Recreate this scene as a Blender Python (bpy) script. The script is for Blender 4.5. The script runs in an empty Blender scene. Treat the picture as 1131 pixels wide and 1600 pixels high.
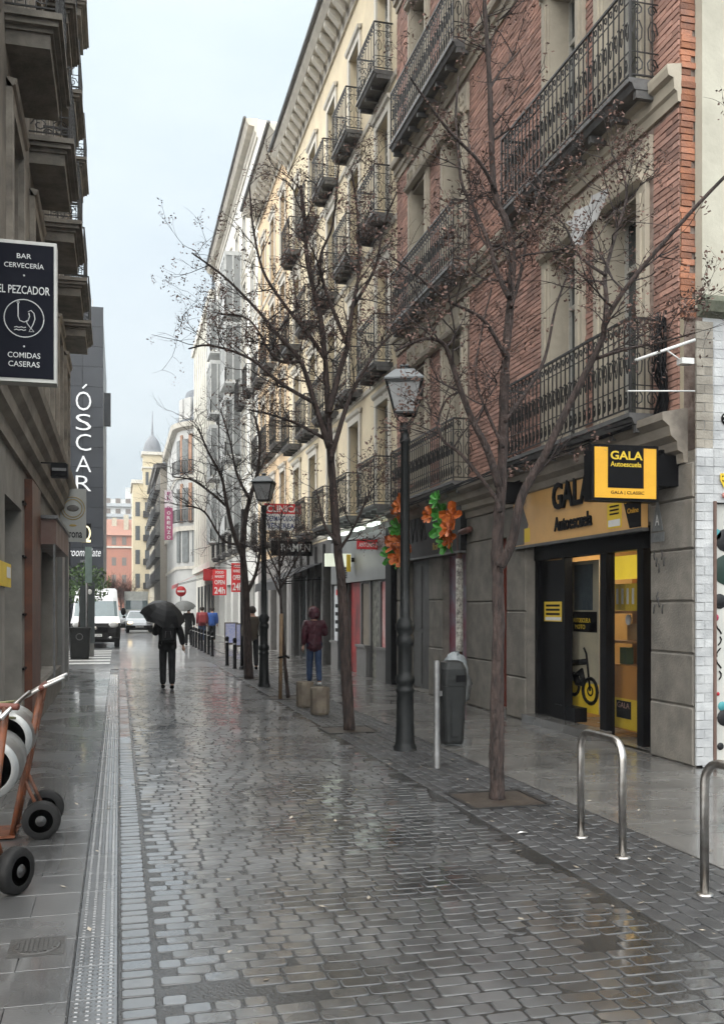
import bpy, math, random
import numpy as np
from mathutils import Vector
R = random.Random(7)
PI = math.pi
rad = math.radians
scene = bpy.context.scene
COL = scene.collection

# ------------------------------------------------------------------ camera
EYE = 1.65
FPX, CX, HY = 1500.0, 565.5, 950.0
YAW = math.atan(380 / 1500)
SN, CS = math.sin(YAW), math.cos(YAW)
cam_data = bpy.data.cameras.new('camera')
cam = bpy.data.objects.new('camera', cam_data)
COL.objects.link(cam)
cam.location = (0, 0, EYE)
cam.rotation_euler = (PI / 2, 0, -YAW)
cam_data.sensor_fit = 'VERTICAL'
cam_data.sensor_height = 36
cam_data.sensor_width = 36
cam_data.lens = FPX / 1600 * 36
cam_data.shift_y = (HY - 800) / 1600
cam_data.clip_start = 0.05
cam_data.clip_end = 3000
scene.camera = cam

# ------------------------------------------------------------------ sky (overcast) and sun
SUN_EL, SUN_AZ = 53, 248          # degrees; azimuth the light comes from, clockwise from +Y
world = bpy.data.worlds.new('World')
scene.world = world
world.use_nodes = True
wn, wl = world.node_tree.nodes, world.node_tree.links
wn.clear()
w_out = wn.new('ShaderNodeOutputWorld')
w_bg = wn.new('ShaderNodeBackground')
w_sky = wn.new('ShaderNodeTexSky')
w_sky.sky_type = 'NISHITA'
w_sky.sun_disc = False
w_sky.sun_elevation = rad(SUN_EL)
w_sky.sun_rotation = rad(SUN_AZ)
w_sky.dust_density = 4
w_sky.air_density = 1.2
w_tc = wn.new('ShaderNodeTexCoord')
w_map = wn.new('ShaderNodeMapping')
w_map.inputs['Scale'].default_value = (1, 1, 2.2)
w_noise = wn.new('ShaderNodeTexNoise')
w_noise.inputs['Scale'].default_value = 1.7
w_noise.inputs['Detail'].default_value = 5
w_noise.inputs['Roughness'].default_value = 0.55
w_ramp = wn.new('ShaderNodeValToRGB')
w_ramp.color_ramp.elements[0].position = 0.3
w_ramp.color_ramp.elements[0].color = (1.95, 2.28, 2.5, 1)
w_ramp.color_ramp.elements[1].position = 0.72
w_ramp.color_ramp.elements[1].color = (2.66, 2.93, 3.06, 1)
w_mix = wn.new('ShaderNodeMix')
w_mix.data_type = 'RGBA'
w_mix.inputs['Factor'].default_value = 0.93
wl.new(w_tc.outputs['Generated'], w_map.inputs['Vector'])
wl.new(w_map.outputs['Vector'], w_noise.inputs['Vector'])
wl.new(w_noise.outputs['Fac'], w_ramp.inputs['Fac'])
wl.new(w_sky.outputs['Color'], w_mix.inputs['A'])
wl.new(w_ramp.outputs['Color'], w_mix.inputs['B'])
# an overcast sky grows steadily brighter towards the zenith
w_sep = wn.new('ShaderNodeSeparateXYZ')
wl.new(w_tc.outputs['Generated'], w_sep.inputs['Vector'])
w_el = wn.new('ShaderNodeMapRange')
w_el.inputs['From Min'].default_value = 0.0; w_el.inputs['From Max'].default_value = 1.0
w_el.inputs['To Min'].default_value = 1.0; w_el.inputs['To Max'].default_value = 1.9
wl.new(w_sep.outputs['Z'], w_el.inputs['Value'])
w_gain = wn.new('ShaderNodeVectorMath'); w_gain.operation = 'SCALE'
wl.new(w_mix.outputs['Result'], w_gain.inputs[0]); wl.new(w_el.outputs['Result'], w_gain.inputs['Scale'])
wl.new(w_gain.outputs['Vector'], w_bg.inputs['Color'])
w_bg.inputs['Strength'].default_value = 0.05
wl.new(w_bg.outputs['Background'], w_out.inputs['Surface'])

sun_data = bpy.data.lights.new('sun', 'SUN')
sun_data.energy = 1.5
sun_data.angle = rad(150)
sun_data.color = (1.0, 0.97, 0.92)
sun = bpy.data.objects.new('sun', sun_data)
COL.objects.link(sun)
_a, _e = rad(SUN_AZ), rad(SUN_EL)
_d = Vector((math.sin(_a) * math.cos(_e), math.cos(_a) * math.cos(_e), math.sin(_e)))
sun.rotation_euler = (-_d).to_track_quat('-Z', 'Y').to_euler()

scene.view_settings.view_transform = 'Standard'
scene.view_settings.look = 'None'
scene.view_settings.exposure = 2.4
scene.view_settings.gamma = 1.0
scene.render.engine = 'CYCLES'
scene.cycles.use_denoising = True
scene.cycles.max_bounces = 5
scene.cycles.diffuse_bounces = 3
scene.cycles.glossy_bounces = 3
scene.cycles.use_adaptive_sampling = True
scene.cycles.adaptive_threshold = 0.02
scene.cycles.transmission_bounces = 4
scene.cycles.caustics_reflective = False
scene.cycles.caustics_refractive = False

# ------------------------------------------------------------------ photograph -> place
def ray(px):
    u = (px - CX) / FPX
    return SN + u * CS, CS - u * SN
def gnd(px, py):
    D = EYE * FPX / (py - HY); a, b = ray(px)
    return D * a, D * b
def on_x(px, py, X):
    a, b = ray(px); D = X / a
    return (X, D * b, EYE + (HY - py) / FPX * D)
def on_y(px, py, Y):
    a, b = ray(px); D = Y / b
    return (D * a, Y, EYE + (HY - py) / FPX * D)
def at(px, py, D):
    a, b = ray(px)
    return Vector((D * a, D * b, EYE + (HY - py) / FPX * D))

# ------------------------------------------------------------------ materials
MATS = {}
def mat(name, col, rough=0.6, col2=None, scale=3.0, bump=0.0, bscale=40.0, metal=0.0, rnd=0.0, rough2=None, spec=0.5,
        emit=0.0, stretch=None, coat=0.0, trans=0.0, alpha=1.0, ior=1.45, rscale=1.2, bdist=0.01):
    if name in MATS: return MATS[name]
    m = bpy.data.materials.new(name); m.use_nodes = True
    n, l = m.node_tree.nodes, m.node_tree.links
    b = n['Principled BSDF']
    b.inputs['Roughness'].default_value = rough
    b.inputs['Metallic'].default_value = metal
    b.inputs['Specular IOR Level'].default_value = spec
    b.inputs['IOR'].default_value = ior
    if coat: b.inputs['Coat Weight'].default_value = coat; b.inputs['Coat Roughness'].default_value = 0.08
    if trans: b.inputs['Transmission Weight'].default_value = trans
    if alpha < 1: b.inputs['Alpha'].default_value = alpha
    g = n.new('ShaderNodeNewGeometry')
    vec = g.outputs['Position']
    if stretch:
        mp = n.new('ShaderNodeMapping'); mp.inputs['Scale'].default_value = stretch
        l.new(vec, mp.inputs['Vector']); vec = mp.outputs['Vector']
    c2 = col2 or tuple(x * 0.72 for x in col)
    ns = n.new('ShaderNodeTexNoise'); ns.inputs['Scale'].default_value = scale
    ns.inputs['Detail'].default_value = 7; ns.inputs['Roughness'].default_value = 0.62
    l.new(vec, ns.inputs['Vector'])
    rp = n.new('ShaderNodeMapRange'); rp.inputs['From Min'].default_value = 0.33; rp.inputs['From Max'].default_value = 0.67
    l.new(ns.outputs['Fac'], rp.inputs['Value'])
    mx = n.new('ShaderNodeMix'); mx.data_type = 'RGBA'
    mx.inputs['A'].default_value = (*col, 1); mx.inputs['B'].default_value = (*c2, 1)
    l.new(rp.outputs['Result'], mx.inputs['Factor'])
    colour = mx.outputs['Result']
    if rnd:
        oi = n.new('ShaderNodeObjectInfo')
        ad = n.new('ShaderNodeMath'); ad.operation = 'ADD'
        l.new(oi.outputs['Random'], ad.inputs[0]); l.new(g.outputs['Random Per Island'], ad.inputs[1])
        fr = n.new('ShaderNodeMath'); fr.operation = 'FRACT'; l.new(ad.outputs[0], fr.inputs[0])
        mr = n.new('ShaderNodeMapRange'); mr.inputs['To Min'].default_value = 1 - rnd; mr.inputs['To Max'].default_value = 1 + rnd
        l.new(fr.outputs[0], mr.inputs['Value'])
        hs = n.new('ShaderNodeHueSaturation'); l.new(mr.outputs['Result'], hs.inputs['Value'])
        l.new(colour, hs.inputs['Color']); colour = hs.outputs['Color']
    l.new(colour, b.inputs['Base Color'])
    if emit:
        l.new(colour, b.inputs['Emission Color']); b.inputs['Emission Strength'].default_value = emit
    if rough2 is not None:
        n2 = n.new('ShaderNodeTexNoise'); n2.inputs['Scale'].default_value = rscale; n2.inputs['Detail'].default_value = 4
        l.new(g.outputs['Position'], n2.inputs['Vector'])
        r2 = n.new('ShaderNodeMapRange'); r2.inputs['From Min'].default_value = 0.38; r2.inputs['From Max'].default_value = 0.62
        r2.inputs['To Min'].default_value = rough; r2.inputs['To Max'].default_value = rough2
        l.new(n2.outputs['Fac'], r2.inputs['Value']); l.new(r2.outputs['Result'], b.inputs['Roughness'])
    if bump:
        nb = n.new('ShaderNodeTexNoise'); nb.inputs['Scale'].default_value = bscale; nb.inputs['Detail'].default_value = 4
        l.new(vec, nb.inputs['Vector'])
        bp = n.new('ShaderNodeBump'); bp.inputs['Strength'].default_value = bump; bp.inputs['Distance'].default_value = bdist
        l.new(nb.outputs['Fac'], bp.inputs['Height']); l.new(bp.outputs['Normal'], b.inputs['Normal'])
    MATS[name] = m
    return m

cobble_m = mat('wet_basalt_cobble', (0.026, 0.028, 0.031), 0.2, (0.012, 0.013, 0.0145), 9, 0.25, 28, rnd=0.45, rough2=0.42, rscale=0.9, ior=3.4, coat=0.7)
edge_m = mat('worn_stone_edge', (0.05, 0.051, 0.053), 0.3, (0.025, 0.026, 0.027), 25, 0.3, 80, rough2=0.6, ior=1.75, rscale=3.0)
joint_m = mat('wet_joint_grit', (0.03, 0.03, 0.03), 0.12, (0.02, 0.02, 0.02), 20, 0.4, 60, rough2=0.3, ior=1.7)
paver_m = mat('wet_small_paver', (0.052, 0.052, 0.053), 0.3, (0.03, 0.03, 0.032), 9, 0.4, 90, rnd=0.3, rough2=0.5)
slab_m = mat('wet_granite_slab', (0.145, 0.14, 0.132), 0.16, (0.09, 0.087, 0.083), 2.2, 0.12, 80, rnd=0.12, rough2=0.36, coat=0.4)
slab_left_m = mat('wet_granite_slab_left', (0.085, 0.084, 0.083), 0.2, (0.05, 0.05, 0.05), 2.2, 0.15, 60, rnd=0.14, rough2=0.36, ior=2.3, coat=0.6)
tactile_m = mat('tactile_granite', (0.085, 0.087, 0.09), 0.22, (0.05, 0.052, 0.054), 14, 0.12, 60, rough2=0.34, ior=2.3, coat=0.6)
asphalt_m = mat('wet_asphalt', (0.055, 0.056, 0.058), 0.3, (0.035, 0.035, 0.037), 0.6, 0.5, 9, rough2=0.48, rscale=0.4, ior=3.2, coat=0.6)
white_paint_m = mat('road_paint', (0.62, 0.62, 0.6), 0.3, (0.4, 0.4, 0.39), 6)
brick_m = mat('red_brick', (0.47, 0.265, 0.205), 0.85, (0.33, 0.2, 0.165), 1.7, 0.5, 60, rnd=0.3)
brick_edge_m = mat('broken_orange_brick', (0.42, 0.18, 0.10), 0.85, (0.26, 0.14, 0.105), 4, 0.9, 40, rnd=0.35)
mortar_m = mat('mortar', (0.36, 0.29, 0.25), 0.9, (0.17, 0.12, 0.10), 10, 0.5, 50)
stucco_m = mat('cream_stone_trim', (0.5, 0.45, 0.36), 0.75, (0.38, 0.335, 0.27), 2.5, 0.3, 40)
cream_m = mat('cream_plaster', (0.78, 0.67, 0.47), 0.8, (0.66, 0.56, 0.4), 1.2, 0.2, 30)
cream_trim_m = mat('pale_trim', (0.68, 0.64, 0.56), 0.75, (0.52, 0.49, 0.43), 2, 0.2, 30)
granite_m = mat('rough_granite_block', (0.24, 0.22, 0.19), 0.7, (0.14, 0.13, 0.115), 3.5, 0.7, 45, rnd=0.13)
dark_stone_m = mat('sooty_stone', (0.27, 0.235, 0.19), 0.75, (0.12, 0.105, 0.088), 1.6, 0.5, 30)
cornice_m = mat('stained_cornice', (0.36, 0.32, 0.265), 0.75, (0.15, 0.13, 0.11), 2.4, 0.4, 30, stretch=(1, 0.4, 1))
iron_m = mat('black_iron', (0.014, 0.014, 0.015), 0.45, (0.026, 0.024, 0.022), 12, 0.2, 60)
grey_iron_m = mat('grey_painted_iron', (0.13, 0.13, 0.13), 0.5, (0.075, 0.072, 0.07), 9, 0.2, 60)
lamp_m = mat('lamp_post_paint', (0.009, 0.0105, 0.011), 0.4, (0.016, 0.0175, 0.018), 14, 0.3, 50, spec=0.25)
lamp_glass_m = mat('frosted_lamp_glass', (0.3, 0.305, 0.305), 0.45, (0.22, 0.22, 0.22), 4)
glass_m = mat('window_glass', (0.05, 0.06, 0.065), 0.05, (0.025, 0.03, 0.03), 1.5, 0.05, 3, spec=0.8)
frame_m = mat('window_frame_paint', (0.5, 0.49, 0.45), 0.5, (0.36, 0.35, 0.32), 5)
frame_dark_m = mat('dark_window_frame', (0.12, 0.1, 0.085), 0.5)
shutter_m = mat('grey_shutter', (0.2, 0.215, 0.215), 0.6, (0.13, 0.14, 0.14), 3)
shutter_dark_m = mat('dark_louvre', (0.085, 0.095, 0.1), 0.6, (0.05, 0.056, 0.06), 4)
bark_m = mat('bark', (0.075, 0.05, 0.043), 0.8, (0.014, 0.011, 0.01), 26, 1.0, 60, stretch=(1, 1, 0.22), bdist=.05)
twig_m = mat('twig_bark', (0.035, 0.024, 0.022), 0.8, (0.02, 0.015, 0.014), 14)
dead_leaf_m = mat('dry_brown_leaf', (0.15, 0.085, 0.065), 0.8, (0.075, 0.047, 0.04), 5, rnd=0.4)
green_leaf_m = mat('green_leaf', (0.07, 0.13, 0.03), 0.6, (0.04, 0.08, 0.025), 4, rnd=0.35)
steel_m = mat('brushed_steel', (0.52, 0.51, 0.49), 0.3, (0.33, 0.3, 0.27), 14, 0.1, 80, metal=1.0)
steel_dull_m = mat('dull_galvanised', (0.17, 0.17, 0.17), 0.45, (0.11, 0.11, 0.11), 10, metal=0.6)
black_m = mat('black_paint', (0.004, 0.004, 0.005), 0.45, (0.007, 0.007, 0.008), 6, spec=0.12)
black_gloss_m = mat('black_gloss', (0.003, 0.003, 0.004), 0.4, (0.005, 0.005, 0.006), 4, spec=0.1)
rubber_m = mat('rubber', (0.009, 0.009, 0.0095), 0.6, (0.016, 0.0155, 0.015), 16, 0.3, 60, spec=0.25)
white_m = mat('white_paint', (0.75, 0.75, 0.73), 0.4, (0.66, 0.66, 0.64), 4)
yellow_m = mat('signal_yellow', (0.80, 0.43, 0.03), 0.4, (0.72, 0.37, 0.025), 4)
yellow2_m = mat('lemon_yellow', (0.78, 0.55, 0.04), 0.45, (0.68, 0.47, 0.03), 4)
orange_panel_m = mat('faded_orange_panel', (0.72, 0.42, 0.15), 0.35, (0.6, 0.35, 0.13), 2)
red_m = mat('sign_red', (0.62, 0.03, 0.035), 0.45, (0.5, 0.025, 0.03), 4)
navy_m = mat('navy_sign', (0.004, 0.005, 0.010), 0.45, (0.006, 0.007, 0.013), 3, spec=0.06)

# ------------------------------------------------------------------ mesh builder and object helpers
W = {}
class MB:
    def __init__(s, xf=None): s.v, s.f, s.sm, s.xf = [], [], [], xf
    def add(s, vs, fs, smooth=False):
        o = len(s.v)
        s.v += [s.xf(*p) if s.xf else tuple(p) for p in vs]
        for k, f in enumerate(fs): s.f.append([i + o for i in f]); s.sm.append(smooth if isinstance(smooth, bool) else smooth[k])
        return s
    def box(s, a0, a1, b0, b1, c0, c1):
        vs = [(a, b, c) for a in (a0, a1) for b in (b0, b1) for c in (c0, c1)]
        return s.add(vs, [(0, 1, 3, 2), (4, 6, 7, 5), (0, 4, 5, 1), (2, 3, 7, 6), (0, 2, 6, 4), (1, 5, 7, 3)])
    def quad(s, a, b, c, d): return s.add([a, b, c, d], [(0, 1, 2, 3)])
    def poly(s, pts, n, t):
        """polygon pts (3-D) pushed by n*t"""
        k = len(pts); n = Vector(n) * t
        q = [tuple(Vector(p) + n) for p in pts]
        fs = [tuple(range(k)), tuple(range(2 * k - 1, k - 1, -1))] + [(i, (i + 1) % k, (i + 1) % k + k, i + k) for i in range(k)]
        return s.add(list(pts) + q, fs)
    def tube(s, pts, r, n=6, cap=True, smooth=True, rot=0.0):
        pts = [Vector(p) for p in pts]; k = len(pts)
        rs = [r] * k if isinstance(r, (int, float)) else list(r)
        t0 = (pts[1] - pts[0]).normalized()
        u = t0.orthogonal().normalized() if abs(t0.z) < 0.95 else Vector((1, 0, 0))
        if abs(t0.z) < 0.95 and n == 4: u = t0.cross(Vector((0, 0, 1))).normalized()
        vs, fs = [], []
        for i in range(k):
            t = (pts[min(i + 1, k - 1)] - pts[max(i - 1, 0)])
            t = t.normalized() if t.length > 1e-9 else t0
            u = (u - t * u.dot(t)); u = u.normalized() if u.length > 1e-6 else t.orthogonal().normalized()
            w = t.cross(u)
            for j in range(n):
                a = 2 * PI * j / n + rot
                vs.append(tuple(pts[i] + (u * math.cos(a) + w * math.sin(a)) * rs[i]))
        for i in range(k - 1):
            for j in range(n):
                fs.append((i * n + j, i * n + (j + 1) % n, (i + 1) * n + (j + 1) % n, (i + 1) * n + j))
        if cap: fs.append(tuple(range(n - 1, -1, -1))); fs.append(tuple(range((k - 1) * n, k * n)))
        return s.add(vs, fs, smooth)
    def bar(s, p, q, r): return s.tube([p, q], r, 4, smooth=False, rot=PI / 4)
    def lathe(s, prof, c=(0, 0, 0), n=16, smooth=True, axis='z', rot=0.0):
        vs, fs = [], []
        for r, z in prof:
            for j in range(n):
                a = 2 * PI * j / n + rot
                p = (r * math.cos(a), r * math.sin(a), z)
                if axis == 'y': p = (p[0], p[2], p[1])
                if axis == 'x': p = (p[2], p[0], p[1])
                vs.append((c[0] + p[0], c[1] + p[1], c[2] + p[2]))
        k = len(prof)
        for i in range(k - 1):
            for j in range(n):
                fs.append((i * n + j, i * n + (j + 1) % n, (i + 1) * n + (j + 1) % n, (i + 1) * n + j))
        fs.append(tuple(range(n))); fs.append(tuple(range((k - 1) * n, k * n)))
        return s.add(vs, fs, smooth)
    def ball(s, c, r, n=10, m=7, sc=(1, 1, 1)):
        vs = [(c[0], c[1], c[2] + r * sc[2])]; fs = []
        for i in range(1, m):
            for j in range(n):
                a, b = PI * i / m, 2 * PI * j / n
                vs.append((c[0] + r * sc[0] * math.sin(a) * math.cos(b), c[1] + r * sc[1] * math.sin(a) * math.sin(b), c[2] + r * sc[2] * math.cos(a)))
        vs.append((c[0], c[1], c[2] - r * sc[2])); e = len(vs) - 1
        for j in range(n):
            fs.append((0, 1 + j, 1 + (j + 1) % n)); fs.append((e, e - n + (j + 1) % n, e - n + j))
        for i in range(m - 2):
            for j in range(n):
                a = 1 + i * n
                fs.append((a + j, a + n + j, a + n + (j + 1) % n, a + (j + 1) % n))
        return s.add(vs, fs, True)
    def profile(s, prof, s0, s1):
        """(d,z) profile swept along s, used with a facade transform (s,d,z)"""
        k = len(prof)
        vs = [(s0, d, z) for d, z in prof] + [(s1, d, z) for d, z in prof]
        fs = [(i, i + 1, i + 1 + k, i + k) for i in range(k - 1)] + [tuple(range(k)), tuple(range(2 * k - 1, k - 1, -1))]
        return s.add(vs, fs)
    def mesh(s, name, m):
        me = bpy.data.meshes.new(name)
        me.from_pydata(s.v, [], s.f)
        me.polygons.foreach_set('use_smooth', s.sm)
        if m: me.materials.append(m)
        me.update()
        return me
    def build(s, name, m, parent=None, **kw): return put(name, s.mesh(name, m), parent, **kw)

def tag(o, label=None, cat=None, group=None, kind=None):
    if label: o['label'] = label
    if cat: o['category'] = cat
    if group: o['group'] = group
    if kind: o['kind'] = kind
    return o
def put(name, me, parent=None, loc=(0, 0, 0), **kw):
    o = bpy.data.objects.new(name, me); COL.objects.link(o)
    loc = Vector(loc)
    o.location = loc - (W[parent] if parent else Vector((0, 0, 0)))
    W[o] = loc
    if parent: o.parent = parent
    return tag(o, **kw)
def thing(name, loc, label, cat, group=None):
    o = bpy.data.objects.new(name, None); COL.objects.link(o)
    o.location = loc; W[o] = Vector(loc); o.empty_display_size = 0.2
    return tag(o, label, cat, group)
def copy_tree(o, loc, parent=None, label=None):
    """copy a thing (rooted at its base) with all its parts to loc"""
    c = o.copy(); COL.objects.link(c)
    if parent: c.parent = parent
    else:
        c.location = loc
        if label: c['label'] = label
    for ch in list(o.children): copy_tree(ch, None, c)
    return c
def face_right(X): return lambda s, d, z: (X - d, s, z)
def face_left(X): return lambda s, d, z: (X + d, s, z)
def face_cam(Y): return lambda s, d, z: (s, Y - d, z)

def text(s, name, m, parent, p0, w, h, face, thick=0.006, bold=0.0, shear=0.0, **kw):
    """writing fitted in a box w x h; p0 = lower left corner as a viewer reads it"""
    cu = bpy.data.curves.new('t', 'FONT'); cu.body = s; cu.offset = bold; cu.resolution_u = 3; cu.shear = shear
    cu.extrude = 0.02
    ob = bpy.data.objects.new('t', cu)
    me = ob.to_mesh()
    co = np.array([v.co[:] for v in me.vertices]); fs = [list(p.vertices) for p in me.polygons]
    ob.to_mesh_clear(); bpy.data.objects.remove(ob); bpy.data.curves.remove(cu)
    mn, mx = co.min(0), co.max(0)
    co = (co - mn) / (mx - mn)
    vs = []
    for x, y, z in co:
        if face == '-x': vs.append((p0[0] - thick * z, p0[1] - x * w, p0[2] + y * h))
        elif face == '+x': vs.append((p0[0] + thick * z, p0[1] + x * w, p0[2] + y * h))
        elif face == '-y': vs.append((p0[0] + x * w, p0[1] - thick * z, p0[2] + y * h))
        else: vs.append(face(x * w, thick * z, y * h))
    return MB().add(vs, fs).build(name, m, parent, **kw)

def pieces(name, variants, places, m, parent, mass, limit=300):
    """places: (x,y,z, rz, tx, ty, sx, sy, sz, variant). Largest in view as objects, the rest one mass."""
    meshes = []
    for v, f in variants:
        me = MB().add(v, f, [True] * (len(f) - 1) + [False]).mesh(name, m); me.materials.append(edge_m)
        me.polygons.foreach_set('material_index', [1] * (len(f) - 1) + [0]); meshes.append(me)
    def key(p):
        d = math.hypot(p[0], p[1]); a = (p[0] * CS - p[1] * SN) / max(p[0] * SN + p[1] * CS, .1)
        return d + (100 if abs(a) > 0.40 else 0)
    places = sorted(places, key=key)
    for p in places[:limit]:
        o = put(name, meshes[p[9]], parent, loc=p[:3])
        o.rotation_euler = (p[4], p[5], p[3]); o.scale = p[6:9]
    rest = places[limit:]
    if rest:
        V, F, S, n0 = [], [], [], 0
        for p in rest:
            v, f = variants[p[9]]
            a = np.array(v) * np.array(p[6:9])
            a[:, 2] += a[:, 1] * p[4] - a[:, 0] * p[5]
            c, s_ = math.cos(p[3]), math.sin(p[3])
            b = a.copy(); b[:, 0] = a[:, 0] * c - a[:, 1] * s_; b[:, 1] = a[:, 0] * s_ + a[:, 1] * c
            V.append(b + np.array(p[:3])); F += [[i + n0 for i in q] for q in f]; S += [True] * (len(f) - 1) + [False]; n0 += len(v)
        me = MB().add(np.concatenate(V).tolist(), F, S).build(mass, m, parent, kind='stuff').data
        me.materials.append(edge_m); me.polygons.foreach_set('material_index', [1 if q else 0 for q in S])

# ------------------------------------------------------------------ ground
XL, XR = -1.2, 5.8        # facade lines of the street
gm = MB(); gm.quad((-700, -60, -0.035), (700, -60, -0.035), (700, 1500, -0.035), (-700, 1500, -0.035))
ground = gm.build('ground', joint_m, kind='structure')

def stone(l, w, seed, corners=True):
    r = random.Random(seed)
    def ring(ins, z, jit):
        a, b = l / 2 - ins, w / 2 - ins; c = min(0.012, b * .4) if corners else 0
        if corners: pts = [(a - c, -b), (a, -b + c), (a, b - c), (a - c, b), (-a + c, b), (-a, b - c), (-a, -b + c), (-a + c, -b)]
        else: pts = [(a, -b), (a, b), (-a, b), (-a, -b)]
        return [(x + r.uniform(-jit, jit), y + r.uniform(-jit, jit), z + r.uniform(-jit, jit) * .5) for x, y in pts]
    n = 8 if corners else 4
    v = ring(0.0, -0.03, 0.001) + ring(0.0, -0.0045, 0.001) + ring(0.0025, -0.0012, 0.0005) + ring(0.006, 0.0, 0.0)
    f = []
    for k in range(3):
        for j in range(n): f.append((k * n + j, k * n + (j + 1) % n, (k + 1) * n + (j + 1) % n, (k + 1) * n + j))
    f.append(tuple(range(3 * n, 4 * n)))
    return v, f
VAR = [stone(1, 1, 0)]
var_near = [stone(0.165, 0.092, i) for i in range(8)] + [stone(0.11, 0.092, 20 + i) for i in range(4)]
var_far = [stone(0.165, 0.092, 50 + i, False) for i in range(4)] + [stone(0.11, 0.092, 60 + i, False) for i in range(2)]
variants = var_near + var_far
def wave(x, y): return .0055 * math.sin(x * 3.3 + .4) * math.sin(y * 1.7) + .003 * math.sin(x * 7.1 + y * 2.3)
rb_ = MB(); gx_, gy_ = 28, 236
rb_.add([(2.74 * i / (gx_ - 1), 3.0 + 24.0 * j / (gy_ - 1), wave(2.74 * i / (gx_ - 1), 3.0 + 24.0 * j / (gy_ - 1)) - .0034) for j in range(gy_) for i in range(gx_)],
        [(j * gx_ + i, j * gx_ + i + 1, (j + 1) * gx_ + i + 1, (j + 1) * gx_ + i) for j in range(gy_ - 1) for i in range(gx_ - 1)], True)
rb_.quad((0, -2, -.006), (2.74, -2, -.006), (2.74, 3.0, -.006), (0, 3.0, -.006))
road = rb_.build('cobbled_street', joint_m, kind='structure')
pl = []
y = 3.3
row = 0
holes = [(0.42, 4.18, 0.17), (0.75, 4.0, 0.1), (2.25, 4.28, .12), (1.95, 4.55, .1)]
while y < 27:
    x = 0.172 + R.uniform(0, 0.09) * (row % 2)
    far = y > 13
    while x < 2.70:
        short = R.random() < 0.33
        L = 0.11 if short else 0.165
        sx = R.uniform(0.92, 1.12)
        wv = L * sx
        if x + wv > 2.73: break
        cx = x + wv / 2 + .005
        if not any(math.hypot(cx - hx, (y - hy) * 1.3) < hr for hx, hy, hr in holes):
            if far: k = 12 + (R.randrange(4, 6) if short else R.randrange(4))
            else: k = (R.randrange(8, 12) if short else R.randrange(8))
            pl.append((cx, y + R.uniform(-.004, .004) + 0.012 * math.sin(cx * 2.1 + y), R.uniform(-.0014, .0014) + wave(cx, y), R.uniform(-.025, .025), R.gauss(0, .012), R.gauss(0, .012), sx, R.uniform(1.0, 1.05), 1, k))
        x += wv + 0.009
    y += 0.103
    row += 1
for hx, hy, hr in holes:      # broken-up stones
    for _ in range(int(hr * 110)):
        a, q = R.uniform(0, 6.3), hr * math.sqrt(R.random())
        pl.append((hx + q * math.cos(a), hy + q * math.sin(a) / 1.3, R.uniform(-.012, -.002), R.uniform(-1, 1), R.uniform(-.1, .1), R.uniform(-.1, .1), R.uniform(.3, .6), R.uniform(.5, .8), 1, R.randrange(8)))
y = 3.3
k = 0
while y < 27:                 # edging course along the tactile strip
    w = 0.12 if k % 2 else 0.085
    pl.append((0.083, y + w / 2, wave(.083, y) + R.uniform(-.001, .002), R.uniform(-.03, .03), R.uniform(-.02, .02), R.uniform(-.02, .02), R.uniform(.84, .89), w / .092 * .94, 1, R.randrange(8)))
    y += w + .008; k += 1
pieces('cobble', variants, pl, cobble_m, road, 'cobbles_beyond')

band = MB().quad((2.74, -2, -0.006), (3.70, -2, -0.006), (3.70, 33, -0.006), (2.74, 33, -0.006)).build('tree_strip', joint_m, kind='structure')
pl = []
pits = [(3.17, 7.76), (3.03, 12.67), (2.99, 17.48), (2.94, 22.46)]
for i in range(9):
    y = 3.0 + (i % 2) * .1
    while y < 33:
        x = 2.80 + i * .1055
        if not any(abs(x - a) < .36 and abs(y - b) < .36 for a, b in pits):
            pl.append((x, y, R.uniform(-.002, .002), PI / 2 + R.uniform(-.02, .02), R.uniform(-.015, .015), R.uniform(-.015, .015), 1.17, 1.04, 1, R.randrange(8) if y < 10 else 12 + R.randrange(4)))
        y += .203
pieces('paver', variants, pl, paver_m, band, 'pavers_beyond')

def slab_variant(l, w, t=0.03):
    a, b = l / 2, w / 2; e = .0009
    v = [(-a, -b, -t), (a, -b, -t), (a, b, -t), (-a, b, -t), (-a, -b, -e), (a, -b, -e), (a, b, -e), (-a, b, -e), (-a + e, -b + e, 0), (a - e, -b + e, 0), (a - e, b - e, 0), (-a + e, b - e, 0)]
    f = [(k + j, k + (j + 1) % 4, k + 4 + (j + 1) % 4, k + 4 + j) for k in (0, 4) for j in range(4)] + [(8, 9, 10, 11)]
    return v, f
def flat_pieces(name, var, places, m, parent, mass):
    me = [MB().add(v, f, False).mesh(name, m) for v, f in var]
    for p in places[:300]:
        o = put(name, me[p[3]], parent, loc=p[:3]); o.rotation_euler = (R.uniform(-.004, .004), R.uniform(-.004, .004), 0)
    rest = places[300:]
    if rest:
        mb = MB()
        for p in rest:
            v, f = var[p[3]]; mb.add([(a + p[0], b + p[1], c + p[2]) for a, b, c in v], f)
        mb.build(mass, m, parent, kind='stuff')
pav_r = MB().quad((3.70, -2, -0.0055), (XR + .3, -2, -0.0055), (XR + .3, 95, -0.0055), (3.70, 95, -0.0055)).build('pavement_right', joint_m, kind='structure')
pl = []
i = 0
yy = 3.0
while yy < 36:
    xs = [3.705, 4.305, 4.905, 5.505] if i % 2 else [3.405, 4.005, 4.605, 5.205]
    for x in xs:
        a, b = max(x, 3.705), min(x + .6, XR)
        w = b - a
        if w < .1: continue
        kk = 0 if w > .5 else (1 if w < .297 else 2)
        wd = (.594, .289, .3)[kk]
        pl.append((a + wd / 2 + .002, yy + .2, R.uniform(-.0015, .0015), kk))
    yy += .4; i += 1
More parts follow.
